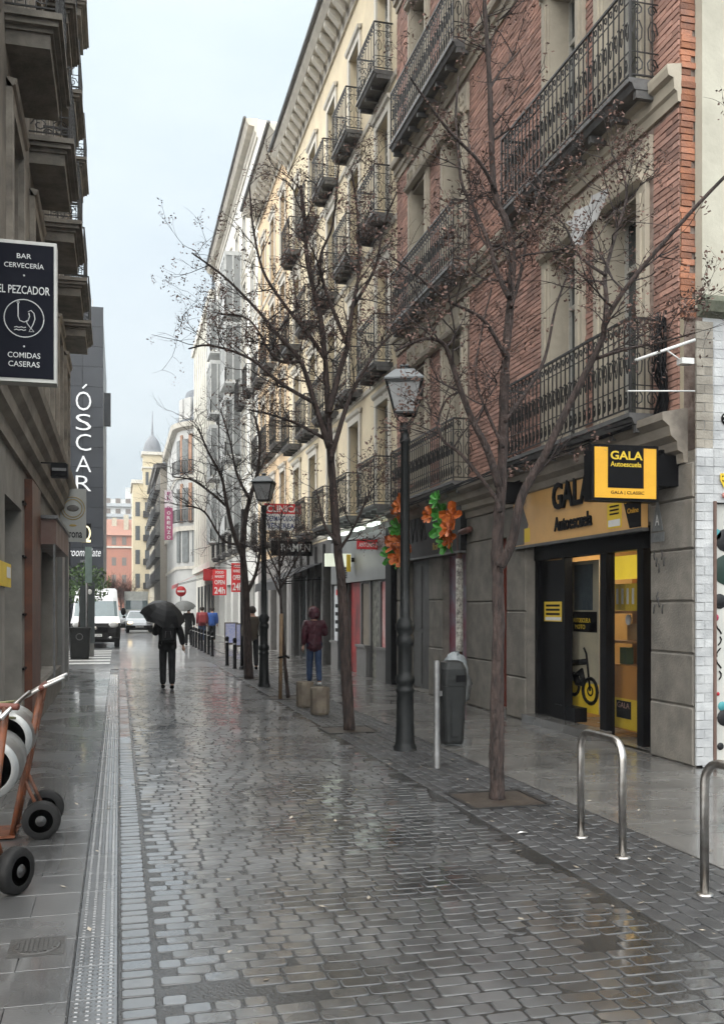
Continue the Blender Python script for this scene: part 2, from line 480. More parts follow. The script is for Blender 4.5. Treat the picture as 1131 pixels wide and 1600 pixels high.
flat_pieces('paving_slab', [slab_variant(.594, .394), slab_variant(.289, .394), slab_variant(.3, .394)], pl, slab_m, pav_r, 'slabs_beyond')
far_walk = MB().quad((3.70, 36, -0.001), (XR + .3, 36, -0.001), (XR + .3, 95, -0.001), (3.70, 95, -0.001)).build('pavement_beyond', slab_m, kind='structure')

pav_l = MB().quad((XL - .4, -2, -0.005), (-.2, -2, -0.005), (-.2, 27, -0.005), (XL - .4, 27, -0.005)).build('pavement_left', joint_m, kind='structure')
pl = []
yy, i = 3.0, 0
while yy < 26.8:
    if i % 2: pl += [(-.205 - .25, yy + .2, R.uniform(-.0015, .0015), 0), (-.205 - .5 - .25, yy + .2, R.uniform(-.0015, .0015), 0)]
    else: pl += [(-.205 - .125, yy + .2, R.uniform(-.0015, .0015), 1), (-.205 - .25 - .25, yy + .2, R.uniform(-.0015, .0015), 0), (-.205 - .75 - .125, yy + .2, R.uniform(-.001, .001), 1)]
    yy += .4; i += 1
flat_pieces('paving_slab', [slab_variant(.494, .394), slab_variant(.244, .394)], pl, slab_left_m, pav_l, 'slabs_beyond')

tact = MB().quad((-.2, -2, -0.02), (-.002, -2, -0.02), (-.002, 27, -0.02), (-.2, 27, -0.02)).build('tactile_strip', joint_m, kind='structure')
tm = MB(); v, f = slab_variant(.19, .395); tm.add(v, f)
for c in range(4):
    for r_ in range(9):
        cx, cy = -.068 + c * .0453, -.176 + r_ * .044
        n = 6; vs = [(cx + .017 * math.cos(a), cy + .013 * math.sin(a), .0005) for a in [2 * PI * j / n for j in range(n)]]
        vs += [(cx + .010 * math.cos(a), cy + .007 * math.sin(a), .0034) for a in [2 * PI * j / n for j in range(n)]]
        tm.add(vs, [(j, (j + 1) % n, n + (j + 1) % n, n + j) for j in range(n)] + [tuple(range(n, 2 * n))], False)
tme = tm.mesh('tactile_slab', tactile_m)
yy = 3.2
while yy < 24.6:
    o = put('tactile_slab', tme, tact, loc=(-.101, yy, R.uniform(-.001, .001))); yy += .4
asph = MB().quad((-60, 27, -0.012), (3.70, 27, -0.012), (3.70, 420, -0.012), (-60, 420, -0.012)).build('road', asphalt_m, kind='structure')
for i in range(6):
    yy = 29.5 + i * 1.7
    MB().box(-3.2, -.25, yy, yy + .75, -.010, -.006).build('crossing_stripe', white_paint_m, asph)
# ------------------------------------------------------------------ facade kit
def wall(mb, s0, s1, z0, z1, holes, reveal=.22):
    ss = sorted({s0, s1, *[h[0] for h in holes], *[h[1] for h in holes]})
    zs = sorted({z0, z1, *[h[2] for h in holes], *[h[3] for h in holes]})
    for a, b in zip(ss, ss[1:]):
        for c, d in zip(zs, zs[1:]):
            m, n = (a + b) / 2, (c + d) / 2
            if any(h[0] < m < h[1] and h[2] < n < h[3] for h in holes): continue
            mb.quad((a, 0, c), (b, 0, c), (b, 0, d), (a, 0, d))
    for a, b, c, d in holes:
        e = -reveal
        mb.quad((a, 0, c), (a, e, c), (a, e, d), (a, 0, d)); mb.quad((b, 0, c), (b, e, c), (b, e, d), (b, 0, d))
        mb.quad((a, 0, d), (b, 0, d), (b, e, d), (a, e, d)); mb.quad((a, 0, c), (b, 0, c), (b, e, c), (a, e, c))
    return mb

def window(bld, xf, h, depth=.2, kind='glass', fm=None, panes=2):
    a, b, c, d = h; fm = fm or frame_m
    e = -depth; m = (a + b) / 2; t = .055
    mb = MB(xf)
    for x0, x1, y0, y1 in ((a, a + t, c, d), (b - t, b, c, d), (a + t, b - t, d - t, d), (a + t, b - t, c, c + t * 1.6), (m - t * .8, m + t * .8, c + t, d - t)):
        mb.box(x0, x1, e - .04, e + .03, y0, y1)
    zt = c + (d - c) * .76
    mb.box(a + t, b - t, e - .03, e + .026, zt - .03, zt + .03)
    w = mb.build('window', fm, bld)
    if kind == 'glass':
        for p, q in ((a + t, m - t * .8), (m + t * .8, b - t)) if panes == 2 else ((a + t, b - t),):
            MB(xf).box(p, q, e - .02, e - .008, c + t, d - t).build('pane', glass_m, w)
    else:
        sm = shutter_dark_m if kind == 'dark' else shutter_m
        for p, q in ((a + t, m - t * .8), (m + t * .8, b - t)):
            sh = MB(xf)
            z = c + .08
            while z < d - .1:
                sh.add([(p, e + .012, z), (q, e + .012, z), (q, e - .02, z + .05), (p, e - .02, z + .05)], [(0, 1, 2, 3)])
                sh.add([(p, e - .02, z + .05), (q, e - .02, z + .05), (q, e + .012, z + .058), (p, e + .012, z + .058)], [(0, 1, 2, 3)])
                z += .058
            sh.build('shutter', sm, w)
    return w

def scroll(mb, o, ds, dz, d, r=.006, turns=1.3, n=12, flip=1):
    """C scroll in the facade plane: o=(s,z) centre, half sizes ds,dz"""
    pts = []
    for i in range(n + 1):
        t = i / n; a = t * turns * 2 * PI; q = 1 - .78 * t
        pts.append((o[0] + flip * ds * q * math.cos(a), d, o[1] + dz * q * math.sin(a)))
    mb.tube(pts, r, 3, cap=False, smooth=False)

def railing(xf, w, dep, h=1.05, fancy=1, step=.115, mid=True):
    """iron balcony railing: s 0..w, d 0..dep, z 0..h"""
    mb = MB(xf)
    rt = .017
    for z, r in ((h, .02), (.06, .012)) + (((h * .30, .008), (h * .82, .008)) if mid else ()):
        mb.bar((0, dep, z), (w, dep, z), r); mb.bar((0, 0, z), (0, dep, z), r); mb.bar((w, 0, z), (w, dep, z), r)
    for s in (0, w): mb.bar((s, dep, 0), (s, dep, h), .017)
    n = max(2, int(w / step))
    for i in range(1, n):
        s = w * i / n
        mb.bar((s, dep, .06), (s, dep, h), .010)
        if fancy:
            z0 = h * .16
            scroll(mb, (s - step * .25, z0), step * .25, h * .10, dep, .009, 1.2, 8)
            if fancy > 1:
                scroll(mb, (s - step * .5, h * .50), step * .33, h * .15, dep, .009, 1.1, 9, 1 if i % 2 else -1)
                mb.tube([(s, dep - .02, h * .62), (s, dep, h * .66), (s, dep + .02, h * .62)], .008, 3, smooth=False)
            scroll(mb, (s - step * .5, h * .9), step * .3, h * .06, dep, .009, 1, 7)
    m = max(1, int(dep / .12))
    for s in (0, w):
        for i in range(1, m + 1):
            d = dep * i / (m + 1)
            mb.bar((s, d, .06), (s, d, h), .0075)
        if fancy:
            for (zz, r1, r2) in ((h * .16, dep * .22, h * .1), (h * .5, dep * .2, h * .16), (h * .74, dep * .18, h * .07), (h * .92, dep * .16, h * .05)):
                for sg in (-1, 1):
                    pts = []
                    for i in range(10):
                        t = i / 9; a = t * 1.3 * 2 * PI; q = 1 - .75 * t
                        pts.append((s, dep * (.5 + sg * .24) + sg * r1 * q * math.cos(a), zz + r2 * q * math.sin(a)))
                    mb.tube(pts, .010, 3, cap=False, smooth=False)
    return mb

def balcony(bld, xf, s0, w, z, dep, cache, slab_m_=None, rail_m=None, fancy=1, thick=.1, step=.115, corbels=True, h=1.05):
    """balcony = slab mesh (+ corbels) > railing. Alike ones share mesh data."""
    key = (w, dep, fancy, thick, step, corbels, h)
    if key not in cache:
        sl = MB(lambda a, b, c: tuple(np.subtract(xf(a, b, c), xf(0, 0, 0))))
        sl.profile([(0, -thick), (dep - .03, -thick), (dep, -thick * .45), (dep + .035, -thick * .4), (dep + .035, 0), (0, 0)], -.04, w + .04)
        if corbels:
            for k in range(int(w / .55) + 2):
                ss = w * k / (int(w / .55) + 1)
                sl.box(ss - .03, ss + .03, 0, dep * .85, -thick - .09, -thick + .002)
            sl.box(.02, w - .02, 0, .05, -thick - .12, -thick)
        rl = railing(lambda a, b, c: tuple(np.subtract(xf(a, b, c), xf(0, 0, 0))), w, dep, h, fancy, step)
        cache[key] = (sl.mesh('balcony', slab_m_ or grey_iron_m), rl.mesh('railing', rail_m or iron_m))
    sm, rm = cache[key]
    loc = xf(s0, 0, z)
    b = put('balcony', sm, bld, loc=loc)
    put('railing', rm, b, loc=loc)
    return b

# ------------------------------------------------------------------ brick building (right, nearest)
RX = face_right(XR)
bb = thing('brick_apartment_house', (XR, 9.1, 0), 'red brick apartment house with cream window trim above the yellow driving school', 'building')
B0, B1 = 9.1, 19.8
FL = [3.85, 7.52, 11.25, 14.9]
wins = [(9.9, 10.72), (11.42, 12.24), (15.72, 16.6), (17.75, 18.65)]
hol = [(a, b, z, z + 2.55) for z in FL[:3] for a, b in wins]
# ground floor openings: gala shop, red door, recess, grey doors
gh = [(9.66, 13.05, 0.0, 2.62), (13.78, 14.2, 0, 2.75), (15.55, 16.75, 0, 2.62), (17.6, 19.0, 0.0, 2.62)]
mb = MB(RX); wall(mb, B0, B1, 3.3, 15.2, hol, .3); mb.build('wall', mortar_m, bb)
mb = MB(RX); wall(mb, 8.8, B1, 0, 3.3, gh, .35); mb.build('ground_floor_wall', granite_m, bb)
MB().box(XR + .36, XR + 9, B0 + .01, B1 - .01, 0, .004).quad((XR + .05, B0 + .002, 0), (XR + 9, B0 + .002, 0), (XR + 9, B0 + .002, 15.2), (XR + .05, B0 + .002, 15.2)).quad((XR, B0, 15.2), (XR + 9, B0, 15.2), (XR + 9, B1, 15.2), (XR, B1, 15.2)).build('shell', mortar_m, bb)
for i, h in enumerate(hol):
    window(bb, RX, h, .28, 'glass' if i % 3 else 'glass', frame_m)
# trims
groups = [(9.62, 12.52), (15.42, 18.95)]
for z in FL[:3]:
    for a, b in wins:
        tr = MB(RX)
        tr.box(a - .2, a - .005, .001, .06, z - .05, z + 2.62); tr.box(b + .005, b + .2, .001, .06, z - .05, z + 2.62)
        tr.box(a - .13, a - .05, .06, .085, z, z + 2.5); tr.box(b + .05, b + .13, .06, .085, z, z + 2.5)
        tr.box(a, a + .02, -.27, .03, z, z + 2.55); tr.box(b - .02, b, -.27, .03, z, z + 2.55); tr.box(a + .02, b - .02, -.27, .03, z + 2.53, z + 2.55)
        tr.build('window_surround', stucco_m, bb)
    for g0, g1 in groups:
        tr = MB(RX)
        tr.box(g0, g1, .001, .055, z + 2.622, z + 3.1)
        tr.profile([(0.06, z + 2.6), (.14, z + 2.64), (.16, z + 2.70), (.07, z + 2.74)], g0 + .1, g1 - .1)
        tr.build('frieze', stucco_m, bb)
for z in FL[:3]:
    for g0, g1 in groups:
        n = 7
        for k in range(n):
            s = g0 + (g1 - g0) * (k + .5) / n
            orn = MB(RX)
            for fl in (-1, 1): scroll(orn, (s + fl * .08, z + 2.9), .08, .13, .06, .018, 1.3, 9, fl)
            orn.build('scroll_ornament', stucco_m, bb)
def band_profile(z, p=.16, h=.42):
    return [(.0, z - h), (.04, z - h), (.05, z - h * .72), (p * .5, z - h * .66), (p * .55, z - h * .35), (p * .9, z - h * .3), (p, z - h * .1), (p, z), (0, z + .03)]
mb = MB(RX); mb.profile(band_profile(7.42, .17, .38), B0 - .03, B1 - .002); mb.profile(band_profile(11.15, .17, .38), B0 - .03, B1 - .002); mb.profile(band_profile(14.8, .2, .4), B0 - .03, B1 - .002)
mb.build('floor_band', stucco_m, bb)
mb = MB(RX); mb.profile([(0, 3.18), (.05, 3.18), (.06, 3.28), (.12, 3.31), (.13, 3.40), (.2, 3.46), (.22, 3.56), (.3, 3.62), (.3, 3.70), (.05, 3.75), (0, 3.75)], 8.95, B1 - .002)
mb.build('cornice', cornice_m, bb)
MB().box(XR - .55, XR + 2, B0 - .1, B1, 15.2, 15.6).build('eave', stucco_m, bb)
# real bricks on the piers between the trims
pv = []
zones = [(B0, 9.6), (10.93, 11.21), (12.53, 15.40), (16.82, 17.53), (18.97, B1 - .01)]
bl, bh, bj = .24, .056, .013
for z0, z1 in ((3.76, 7.03), (7.46, 10.76), (11.18, 14.39)):
    for a, b in zones:
        z = z0; r_ = 0
        while z + bh < z1:
            s = a - (r_ % 2) * .125
            while s < b:
                p, q = max(s, a + .004), min(s + bl, b - .004)
                if q - p > .04: pv.append((XR, (p + q) / 2, z + bh / 2, 0, 0, 0, 1 + R.uniform(-.25, .4), (q - p), 1, R.randrange(3)))
                s += bl + bj
            z += bh + bj; r_ += 1
def brick_var(seed):
    r = random.Random(seed); t = .014; j = lambda: r.uniform(-.0025, .0025)
    v = [(-t + j(), -.5, -bh / 2 + j()), (-t + j(), .5, -bh / 2 + j()), (-t + j(), .5, bh / 2 + j()), (-t + j(), -.5, bh / 2 + j()), (.005, -.5, -bh / 2), (.005, .5, -bh / 2), (.005, .5, bh / 2), (.005, -.5, bh / 2)]
    return v, [(0, 1, 2, 3), (0, 1, 5, 4), (1, 2, 6, 5), (2, 3, 7, 6), (3, 0, 4, 7)]
meshes_b = [MB().add(*brick_var(i), False).mesh('brick', brick_m) for i in range(3)]
pv.sort(key=lambda p: math.hypot(p[1], p[2] - 4) )
for p in pv[:300]:
    o = put('brick', meshes_b[p[9]], bb, loc=p[:3]); o.scale = p[6:9]
mb = MB()
for p in pv[300:]:
    v, f = brick_var(p[9]); mb.add([(p[0] + x * p[6], p[1] + y_ * p[7], p[2] + z) for x, y_, z in v], f)
mb.build('bricks_beyond', brick_m, bb, kind='stuff')
# broken return edge facing up the street
k = 0; z = 4.75
while z < 15:
    ln = R.uniform(.1, .2) if k % 2 else R.uniform(.15, .21)
    MB().box(XR + .001 + R.uniform(-.008, .008), XR + ln, B0 - R.uniform(.015, .035), B0 - .001, z, z + .056 + R.uniform(0, .006)).build('brick', brick_edge_m, bb)
    z += .07; k += 1
    if k > 145: break
cacheR1 = {}
for li, z in enumerate(FL[:3]):
    balcony(bb, RX, 9.5, 3.65, z - .06, .36, cacheR1, grey_iron_m, iron_m, 2, .12, .12)
    balcony(bb, RX, 15.25, 3.8, z - .06, .36, cacheR1, grey_iron_m, iron_m, 2, .12, .12)
# granite blocks of the ground floor piers
def blocks(bld, xf, s0, s1, courses, m=granite_m, proud=.03):
    for c, d in zip(courses, courses[1:]):
        e = .008; p = proud + R.uniform(-.006, .006)
        mb = MB(xf)
        a, b, c_, d_ = s0 + e, s1 - e, c + e, d - e
        o = .014
        vs = [(a, .001, c_), (b, .001, c_), (b, .001, d_), (a, .001, d_), (a, p - o, c_), (b, p - o, c_), (b, p - o, d_), (a, p - o, d_), (a + o, p, c_ + o), (b - o, p, c_ + o), (b - o, p, d_ - o), (a + o, p, d_ - o)]
        mb.add(vs, [(k + j, k + (j + 1) % 4, k + 4 + (j + 1) % 4, k + 4 + j) for k in (0, 4) for j in range(4)] + [(8, 9, 10, 11)])
        mb.build('granite_block', m, bld)
blocks(bb, RX, 8.81, 9.65, [0.0, .62, 1.17, 1.72, 2.27, 2.8, 3.18])
blocks(bb, RX, 13.06, 13.77, [0, .62, 1.6, 2.62, 3.18])
blocks(bb, RX, 14.21, 15.53, [0, .8, 1.75, 2.75, 3.18])
blocks(bb, RX, 16.76, 17.58, [0, .9, 1.8, 2.62])
blocks(bb, RX, 19.02, 19.78, [0, .9, 1.8, 2.62])
# red door, recess with graffiti, grey doors
red_door_m = mat('oxblood_door', (0.2, 0.035, 0.02), 0.5, (0.14, 0.025, 0.015), 4)
d_ = MB(RX).box(13.79, 14.19, -.14, -.1, .1, 2.74).build('red_door', red_door_m, bb)
MB(RX).box(13.8, 14.18, -.34, .1, 0, .1).build('door_step', slab_m, bb)
graf_m = mat('graffiti_door', (0.26, 0.03, 0.06), 0.5, (0.25, 0.24, 0.3), 2.3)
MB(RX).box(15.56, 16.74, -.14, -.1, 0, 2.6).build('graffiti_panel', graf_m, bb)
greydoor_m = mat('grey_metal_door', (0.09, 0.09, 0.088), 0.55, (0.06, 0.06, 0.058), 3)
for a, b in ((17.62, 18.28), (18.3, 18.98)):
    d_ = MB(RX).box(a, b, -.16, -.1, .05, 2.6).build('metal_door', greydoor_m, bb)
    for c, e in ((.12, 1.15), (1.25, 2.5)):
        MB(RX).box(a + .08, b - .08, -.1, -.085, c, e).build('door_panel', greydoor_m, d_)
# ---- next building at the right edge: painted brick end wall facing the camera
nb_m = mat('white_painted_brick', (0.55, 0.56, 0.56), 0.7, (0.36, 0.37, 0.38), 5, 0.5, 40, rnd=0.1)
nb_grey_m = mat('bare_grey_brick', (0.36, 0.33, 0.28), 0.8, (0.22, 0.2, 0.17), 5, 0.6, 40, rnd=0.2)
plaster_m = mat('old_cream_plaster', (0.55, 0.53, 0.44), 0.85, (0.42, 0.40, 0.33), 1.6, 0.6, 12)
nb = thing('whitewashed_building', (7.2, 8.9, 0), 'whitewashed brick wall with sprayed drawings and cream plaster above at the picture edge', 'building')
CY = face_cam(8.78)
mb = MB(CY); wall(mb, 5.86, 10, 0, 4.72, [(6.0, 7.0, 0, 2.75)], .12); mb.build('wall', nb_m, nb)
MB().box(5.97, 10, 8.95, 9.08, 4.85, 16).build('plaster_wall', plaster_m, nb)
mb = MB(CY); mb.profile([(0, 4.66), (.1, 4.7), (.14, 4.8), (.12, 4.86), (0, 4.88)], 5.80, 10); mb.build('ledge', mat('mossy_ledge', (.2, .2, .15), .8, (.1, .11, .08), 5, .5, 30), nb)
r_ = 0; z = .02; nbp = []
while z < 4.6:
    s = 5.782
    ws = [.1, .1] if r_ % 2 else [.2]
    for w_ in ws:
        MB(CY).box(s + .003, s + w_ - .003, -.02, .007 + R.uniform(-.003, .004), z, z + .088).build('brick', nb_m if z < 3.25 else nb_grey_m, nb)
        s += w_
    s = 5.99 + (r_ % 2) * -.0
    if z > 2.75:
        while s < 7.4:
            MB(CY).box(s + .003, s + .256, -.01, .006 + R.uniform(-.002, .003), z, z + .088).build('brick', nb_m, nb); s += .262
    z += .094; r_ += 1
art_m = mat('shutter_white', (.6, .6, .56), .5, (.48, .48, .45), 3)
dr = MB(CY).box(6.01, 6.99, -.12, -.06, 0, 2.74).build('painted_door', art_m, nb)
MB(CY).box(5.985, 6.015, -.06, .02, 0, 2.76).build('door_frame', mat('rusty_frame', (.16, .1, .08), .6), nb)
for cx, cz, r1, c in ((6.34, 2.36, .12, (.012, .012, .014)), (6.23, 2.42, .06, (.08, .35, .38)), (6.35, 2.05, .16, (.015, .04, .03)), (6.27, 1.72, .08, (.012, .012, .02)), (6.22, 1.55, .04, (.5, .05, .12)), (6.3, .62, .05, (.08, .35, .38)), (6.33, .5, .09, (.012, .012, .014)), (6.25, .75, .02, (.5, .02, .04)), (6.36, 1.1, .03, (.012, .012, .014)), (6.28, .2, .04, (.012, .012, .014))):
    MB().lathe([(r1, 0), (r1 * .95, -.004)], (cx - .17, 8.835, cz), 14, axis='y').build('paint_spot', mat('spray_%d' % int(c[0] * 1000 + c[1] * 9000), c, .5), dr)
for k in range(5):
    p = [(6.09 + .03 * math.sin(k * 2 + i), 8.832, .9 + k * .12 + i * .03) for i in range(4)]
    MB().tube(p, .008, 4).build('paint_stroke', black_m, dr)
lb = MB().lathe([(.07, 0), (.07, -.012)], (6.14, 8.765, 3.62), 18, axis='y').build('round_badge', black_m, nb)
MB().lathe([(.055, 0), (.055, -.003)], (6.14, 8.752, 3.62), 18, axis='y').build('badge_face', white_m, lb)
MB().box(6.08, 6.2, 8.742, 8.746, 3.605, 3.635).build('badge_bar', black_m, lb)
hs = MB().add([(6.05, 8.752, 2.98), (6.1, 8.752, 2.89), (6.15, 8.752, 2.98), (6.15, 8.752, 3.05), (6.05, 8.752, 3.05)], [(0, 1, 2, 3, 4)]).build('yellow_heart_sticker', yellow2_m, nb)
for sx in (6.08, 6.12): MB().lathe([(.008, 0), (.008, -.003)], (sx, 8.75, 3.02), 8, axis='y').build('eye_dot', black_m, hs)
MB().tube([(6.075, 8.749, 2.98), (6.1, 8.749, 2.962), (6.125, 8.749, 2.98)], .005, 4).build('smile_line', black_m, hs)
MB().lathe([(.032, 0), (.032, -.003)], (6.1, 8.753, 2.82), 12, axis='y').build('pink_sticker', mat('pinkish', (.45, .2, .18), .5), nb)

# ------------------------------------------------------------------ driving school shop front (things fixed to the brick house)
def P(px, py, X): return on_x(px, py, X)
gala = thing('shop_front', (XR, 11.3, 0), 'yellow and black driving school shop front with black door and display window', 'shop front')
GX = face_right(XR + .02)
# fascia sign
fs = thing('fascia_sign', (XR - .06, 11.4, 2.5), 'faded orange fascia board with black letters above the driving school entrance', 'sign')
FX = face_right(XR - .04)
MB(FX).box(9.72, 13.35, -.03, .05, 2.56, 3.36).build('board', orange_panel_m, fs)
MB(FX).box(9.70, 13.37, -.03, .06, 2.52, 2.558).build('trim', steel_dull_m, fs)
tx = XR - .093
FXt = face_right(XR - .091)
bk = MB(FXt).add([(9.73, 0, 2.57), (9.98, 0, 2.57), (10.3, 0, 3.3), (9.73, 0, 3.3), (9.73, .003, 2.57), (9.98, .003, 2.57), (10.3, .003, 3.3), (9.73, .003, 3.3)], [(4, 5, 6, 7), (0, 1, 5, 4), (1, 2, 6, 5), (2, 3, 7, 6), (3, 0, 4, 7)]).build('black_panel', black_m, fs)
MB(FXt).add([(12.95, .001, 2.57), (13.3, .001, 2.57), (13.3, .001, 3.0), (13.12, .001, 3.3), (12.8, .001, 2.85)], [(0, 1, 2, 3, 4)]).build('grey_swoosh', mat('grey_print', (.12, .11, .1), .4), fs)
MB(FXt).box(12.75, 12.94, 0, .003, 2.60, 2.80).build('label_print', yellow2_m, fs)
text('GALA', 'lettering', black_m, fs, (tx, 11.97, 2.97), 1.1, .36, '-x', .03, .02)
text('Autoescuela', 'lettering', black_m, fs, (tx, 11.93, 2.68), 1.06, .19, '-x', .02, .012)
text('BONOS', 'lettering', yellow_m, fs, (XR - .095, 10.08, 2.86), .32, .09, '-x', .003, .012)
text('Online', 'lettering', yellow_m, fs, (XR - .095, 10.02, 2.74), .24, .06, '-x', .003)
MB(FXt).box(9.92, 10.02, .004, .006, 3.0, 3.2).build('yellow_square', yellow_m, fs)
MB(FXt).box(9.78, 9.88, .004, .006, 3.0, 3.2).build('yellow_square', yellow_m, fs)
st = MB(FXt).box(10.16, 10.5, 0, .004, 2.60, 2.9).build('notice_sticker', yellow2_m, fs)
for k in range(3): MB(FXt).box(10.22, 10.44, .004, .006, 2.76 + k * .045, 2.78 + k * .045).build('print_line', black_m, st)
MB(FXt).box(10.19, 10.47, .004, .006, 2.62, 2.7).build('white_strip', white_m, st)
# hanging double sided light box
hg = thing('hanging_sign', (5.3, 9.3, 2.9), 'yellow and black projecting box sign hung over the driving school fascia', 'sign')
hY = 9.05
p1 = on_y(928, 777, hY); p2 = on_y(1024, 770, hY); zt = on_y(1024, 702, hY)[2]; zt1 = on_y(922, 710, hY)[2]
hx0, hx1, hz0, hz1 = p1[0], p2[0], p1[2] + .0, zt - .0
MB().box(hx0 - .03, hx1 + .03, hY + .001, hY + .17, hz0 - .03, hz1 + .03).build('case', black_m, hg)
MB().box(hx0, hx1, hY - .008, hY, hz0, hz1).build('face_panel', yellow_m, hg)
w_, h_ = hx1 - hx0, hz1 - hz0
MB().box(hx0 + w_ * .21, hx0 + w_ * .79, hY - .012, hY - .009, hz0 + h_ * .2, hz1).build('black_square', black_m, hg)
text('GALA', 'lettering', yellow2_m, hg, (hx0 + w_ * .25, hY - .0125, hz0 + h_ * .76), w_ * .52, h_ * .17, '-y', .003, .02)
text('Autoescuela', 'lettering', yellow2_m, hg, (hx0 + w_ * .25, hY - .0125, hz0 + h_ * .62), w_ * .5, h_ * .10, '-y', .003, .01)
text('GALA | CLASSIC', 'lettering', black_m, hg, (hx0 + w_ * .26, hY - .0085, hz0 + h_ * .06), w_ * .54, h_ * .08, '-y', .003)
MB().bar((hx0 + .05, hY + .1, hz1 - .1), (XR, hY + .1, hz1 - .1), .02).box(hx1 + .05, XR, hY + .03, hY + .15, hz0 + .15, hz1 - .05).build('bracket', black_m, hg)
# black door, window, interior
dn = MB(GX)
for a, b in ((12.94, 13.04), (12.08, 12.16), (10.92, 11.08), (10.04, 10.18), (9.67, 9.72)):
    dn.box(a, b, -.22, -.1, 0.0, 2.34)
dn.box(9.67, 13.03, -.22, -.08, 2.34, 2.60)
dn.build('frame', black_m, gala)
MB(GX).box(12.16, 12.94, -.2, -.15, .1, 2.33).build('door', black_gloss_m, gala)
nt = MB(GX).box(12.24, 12.82, -.149, -.144, 1.46, 1.74).build('yellow_notice', yellow2_m, gala)
for k in range(3): MB(GX).box(12.32, 12.76, -.144, -.142, 1.55 + k * .06, 1.58 + k * .06).build('print_line', black_m, nt)
MB(GX).box(12.28, 12.78, -.144, -.142, 1.475, 1.52).build('white_strip', white_m, nt)
room_m = mat('ochre_interior', (.5, .3, .1), .7, (.42, .25, .08), 2)
mb = MB(GX); mb.quad((9.7, -3.2, 0), (13.0, -3.2, 0), (13.0, -3.2, 2.6), (9.7, -3.2, 2.6)); mb.quad((13.0, -.3, 0), (13.0, -3.2, 0), (13.0, -3.2, 2.6), (13.0, -.3, 2.6)); mb.quad((9.67, -.3, 0), (9.67, -3.2, 0), (9.67, -3.2, 2.6), (9.67, -.3, 2.6)); mb.quad((9.67, -.3, 2.6), (13, -.3, 2.6), (13, -3.2, 2.6), (9.67, -3.2, 2.6))
mb.build('room_wall', room_m, gala)
MB(GX).quad((9.67, .0, .03), (13, .0, .03), (13, -3.2, .03), (9.67, -3.2, .03)).build('shop_floor', slab_m, gala)
MB(GX).box(10.85, 12.98, -.14, .14, 0.0, .11).build('entrance_step', slab_m, gala)
GXb = lambda a, b, c: GX(11.67 + (a - 10.86) * 1.2, b, c)
GXs = lambda a, b, c: GX(10.62 + (a - 10.08) * 1.21, b, c)
# roll-up banner with the motorbike print
bn = MB(GXb).box(10.86, 11.58, -.42, -.4, .22, 2.3).build('banner', mat('banner_print', (.4, .36, .26), .5, (.3, .28, .22), 3), gala)
MB(GXb).box(10.86, 11.58, -.399, -.396, .22, .62).build('yellow_band', yellow2_m, bn)
MB(GXb).box(11.0, 11.45, -.399, -.396, 1.62, 2.25).build('dark_photo', mat('dark_photo', (.03, .045, .06), .4, (.07, .09, .1), 9), bn)
MB(GXb).box(10.9, 11.48, -.399, -.395, 1.32, 1.6).build('black_band', black_m, bn)
text('AUTOESCUELA', 'lettering', yellow2_m, bn, (XR + .02 + .394, 12.4, 1.45), .5, .06, '-x', .002)
text('MOTO', 'lettering', yellow2_m, bn, (XR + .02 + .394, 12.35, 1.36), .3, .06, '-x', .002)
mt = MB(GXb)
def ring2(s, z, r, t): mt.tube([(s + r * math.cos(a), -.392, z + r * math.sin(a)) for a in [2 * PI * i / 18 for i in range(19)]], t, 4, cap=False)
ring2(11.05, .52, .17, .028); ring2(11.05, .52, .06, .012); ring2(11.46, .58, .15, .026)
mt.tube([(11.05, -.392, .52), (11.1, -.392, .8), (11.14, -.392, 1.02), (11.2, -.392, 1.1)], .018, 4)
mt.tube([(11.14, -.392, .92), (11.3, -.392, .9), (11.5, -.392, .88), (11.56, -.392, .96)], .045, 5)
mt.tube([(11.2, -.392, .62), (11.34, -.392, .6), (11.4, -.392, .7), (11.25, -.392, .78), (11.2, -.392, .62)], .05, 5)
mt.build('motorbike_print', black_m, bn)
MB(GXb).box(10.98, 11.5, -.3, -.12, .11, .3).build('doormat_box', black_m, gala)
# display shelf with binders
sh = MB(GXs).box(10.08, 10.70, -.75, -.72, .1, 2.3).box(10.08, 10.7, -.72, -.42, 1.58, 1.61).box(10.08, 10.7, -.72, -.42, 1.2, 1.23).build('shelf_unit', mat('oak_board', (.36, .17, .05), .5, (.28, .13, .04), 4, stretch=(1, 1, .2)), gala)
MB(GXs).box(10.08, 10.7, -.73, -.4, .1, .92).build('cupboard', mat('honey_wood', (.5, .22, .04), .45, (.42, .18, .03), 3, stretch=(1, 1, .3)), sh)
MB(GXs).box(10.1, 10.68, -.40, -.395, .12, .5).build('yellow_front', yellow2_m, sh)
MB(GXs).box(10.25, 10.55, -.394, -.391, .25, .47).build('black_logo_panel', black_m, sh)
text('GALA', 'lettering', mat('pale_logo', (.5, .3, .25), .5), sh, (XR + .02 + .389, 11.16, .38), .3, .07, '-x', .002)
for k in range(5):
    b_ = MB(GXs).box(10.12 + k * .108, 10.22 + k * .108, -.7, -.44, 1.615, 1.96).build('binder', yellow2_m, sh)
    MB(GXs).box(10.15 + k * .108, 10.19 + k * .108, -.44, -.437, 1.7, 1.9).build('spine_label', white_m, b_)
MB(GXs).box(10.2, 10.6, -.6, -.58, 1.235, 1.45).build('card', mat('tan_card', (.4, .26, .12), .6), sh)
MB().lathe([(.07, 0), (.07, .01)], (XR + .5, 11.05, 1.5), 14, axis='x').build('round_badge', white_m, sh)
MB(GXs).box(10.12, 10.22, -.6, -.5, .925, 1.1).box(10.5, 10.64, -.6, -.5, .925, 1.14).build('boxes', mat('dim_green', (.1, .16, .08), .6), sh)
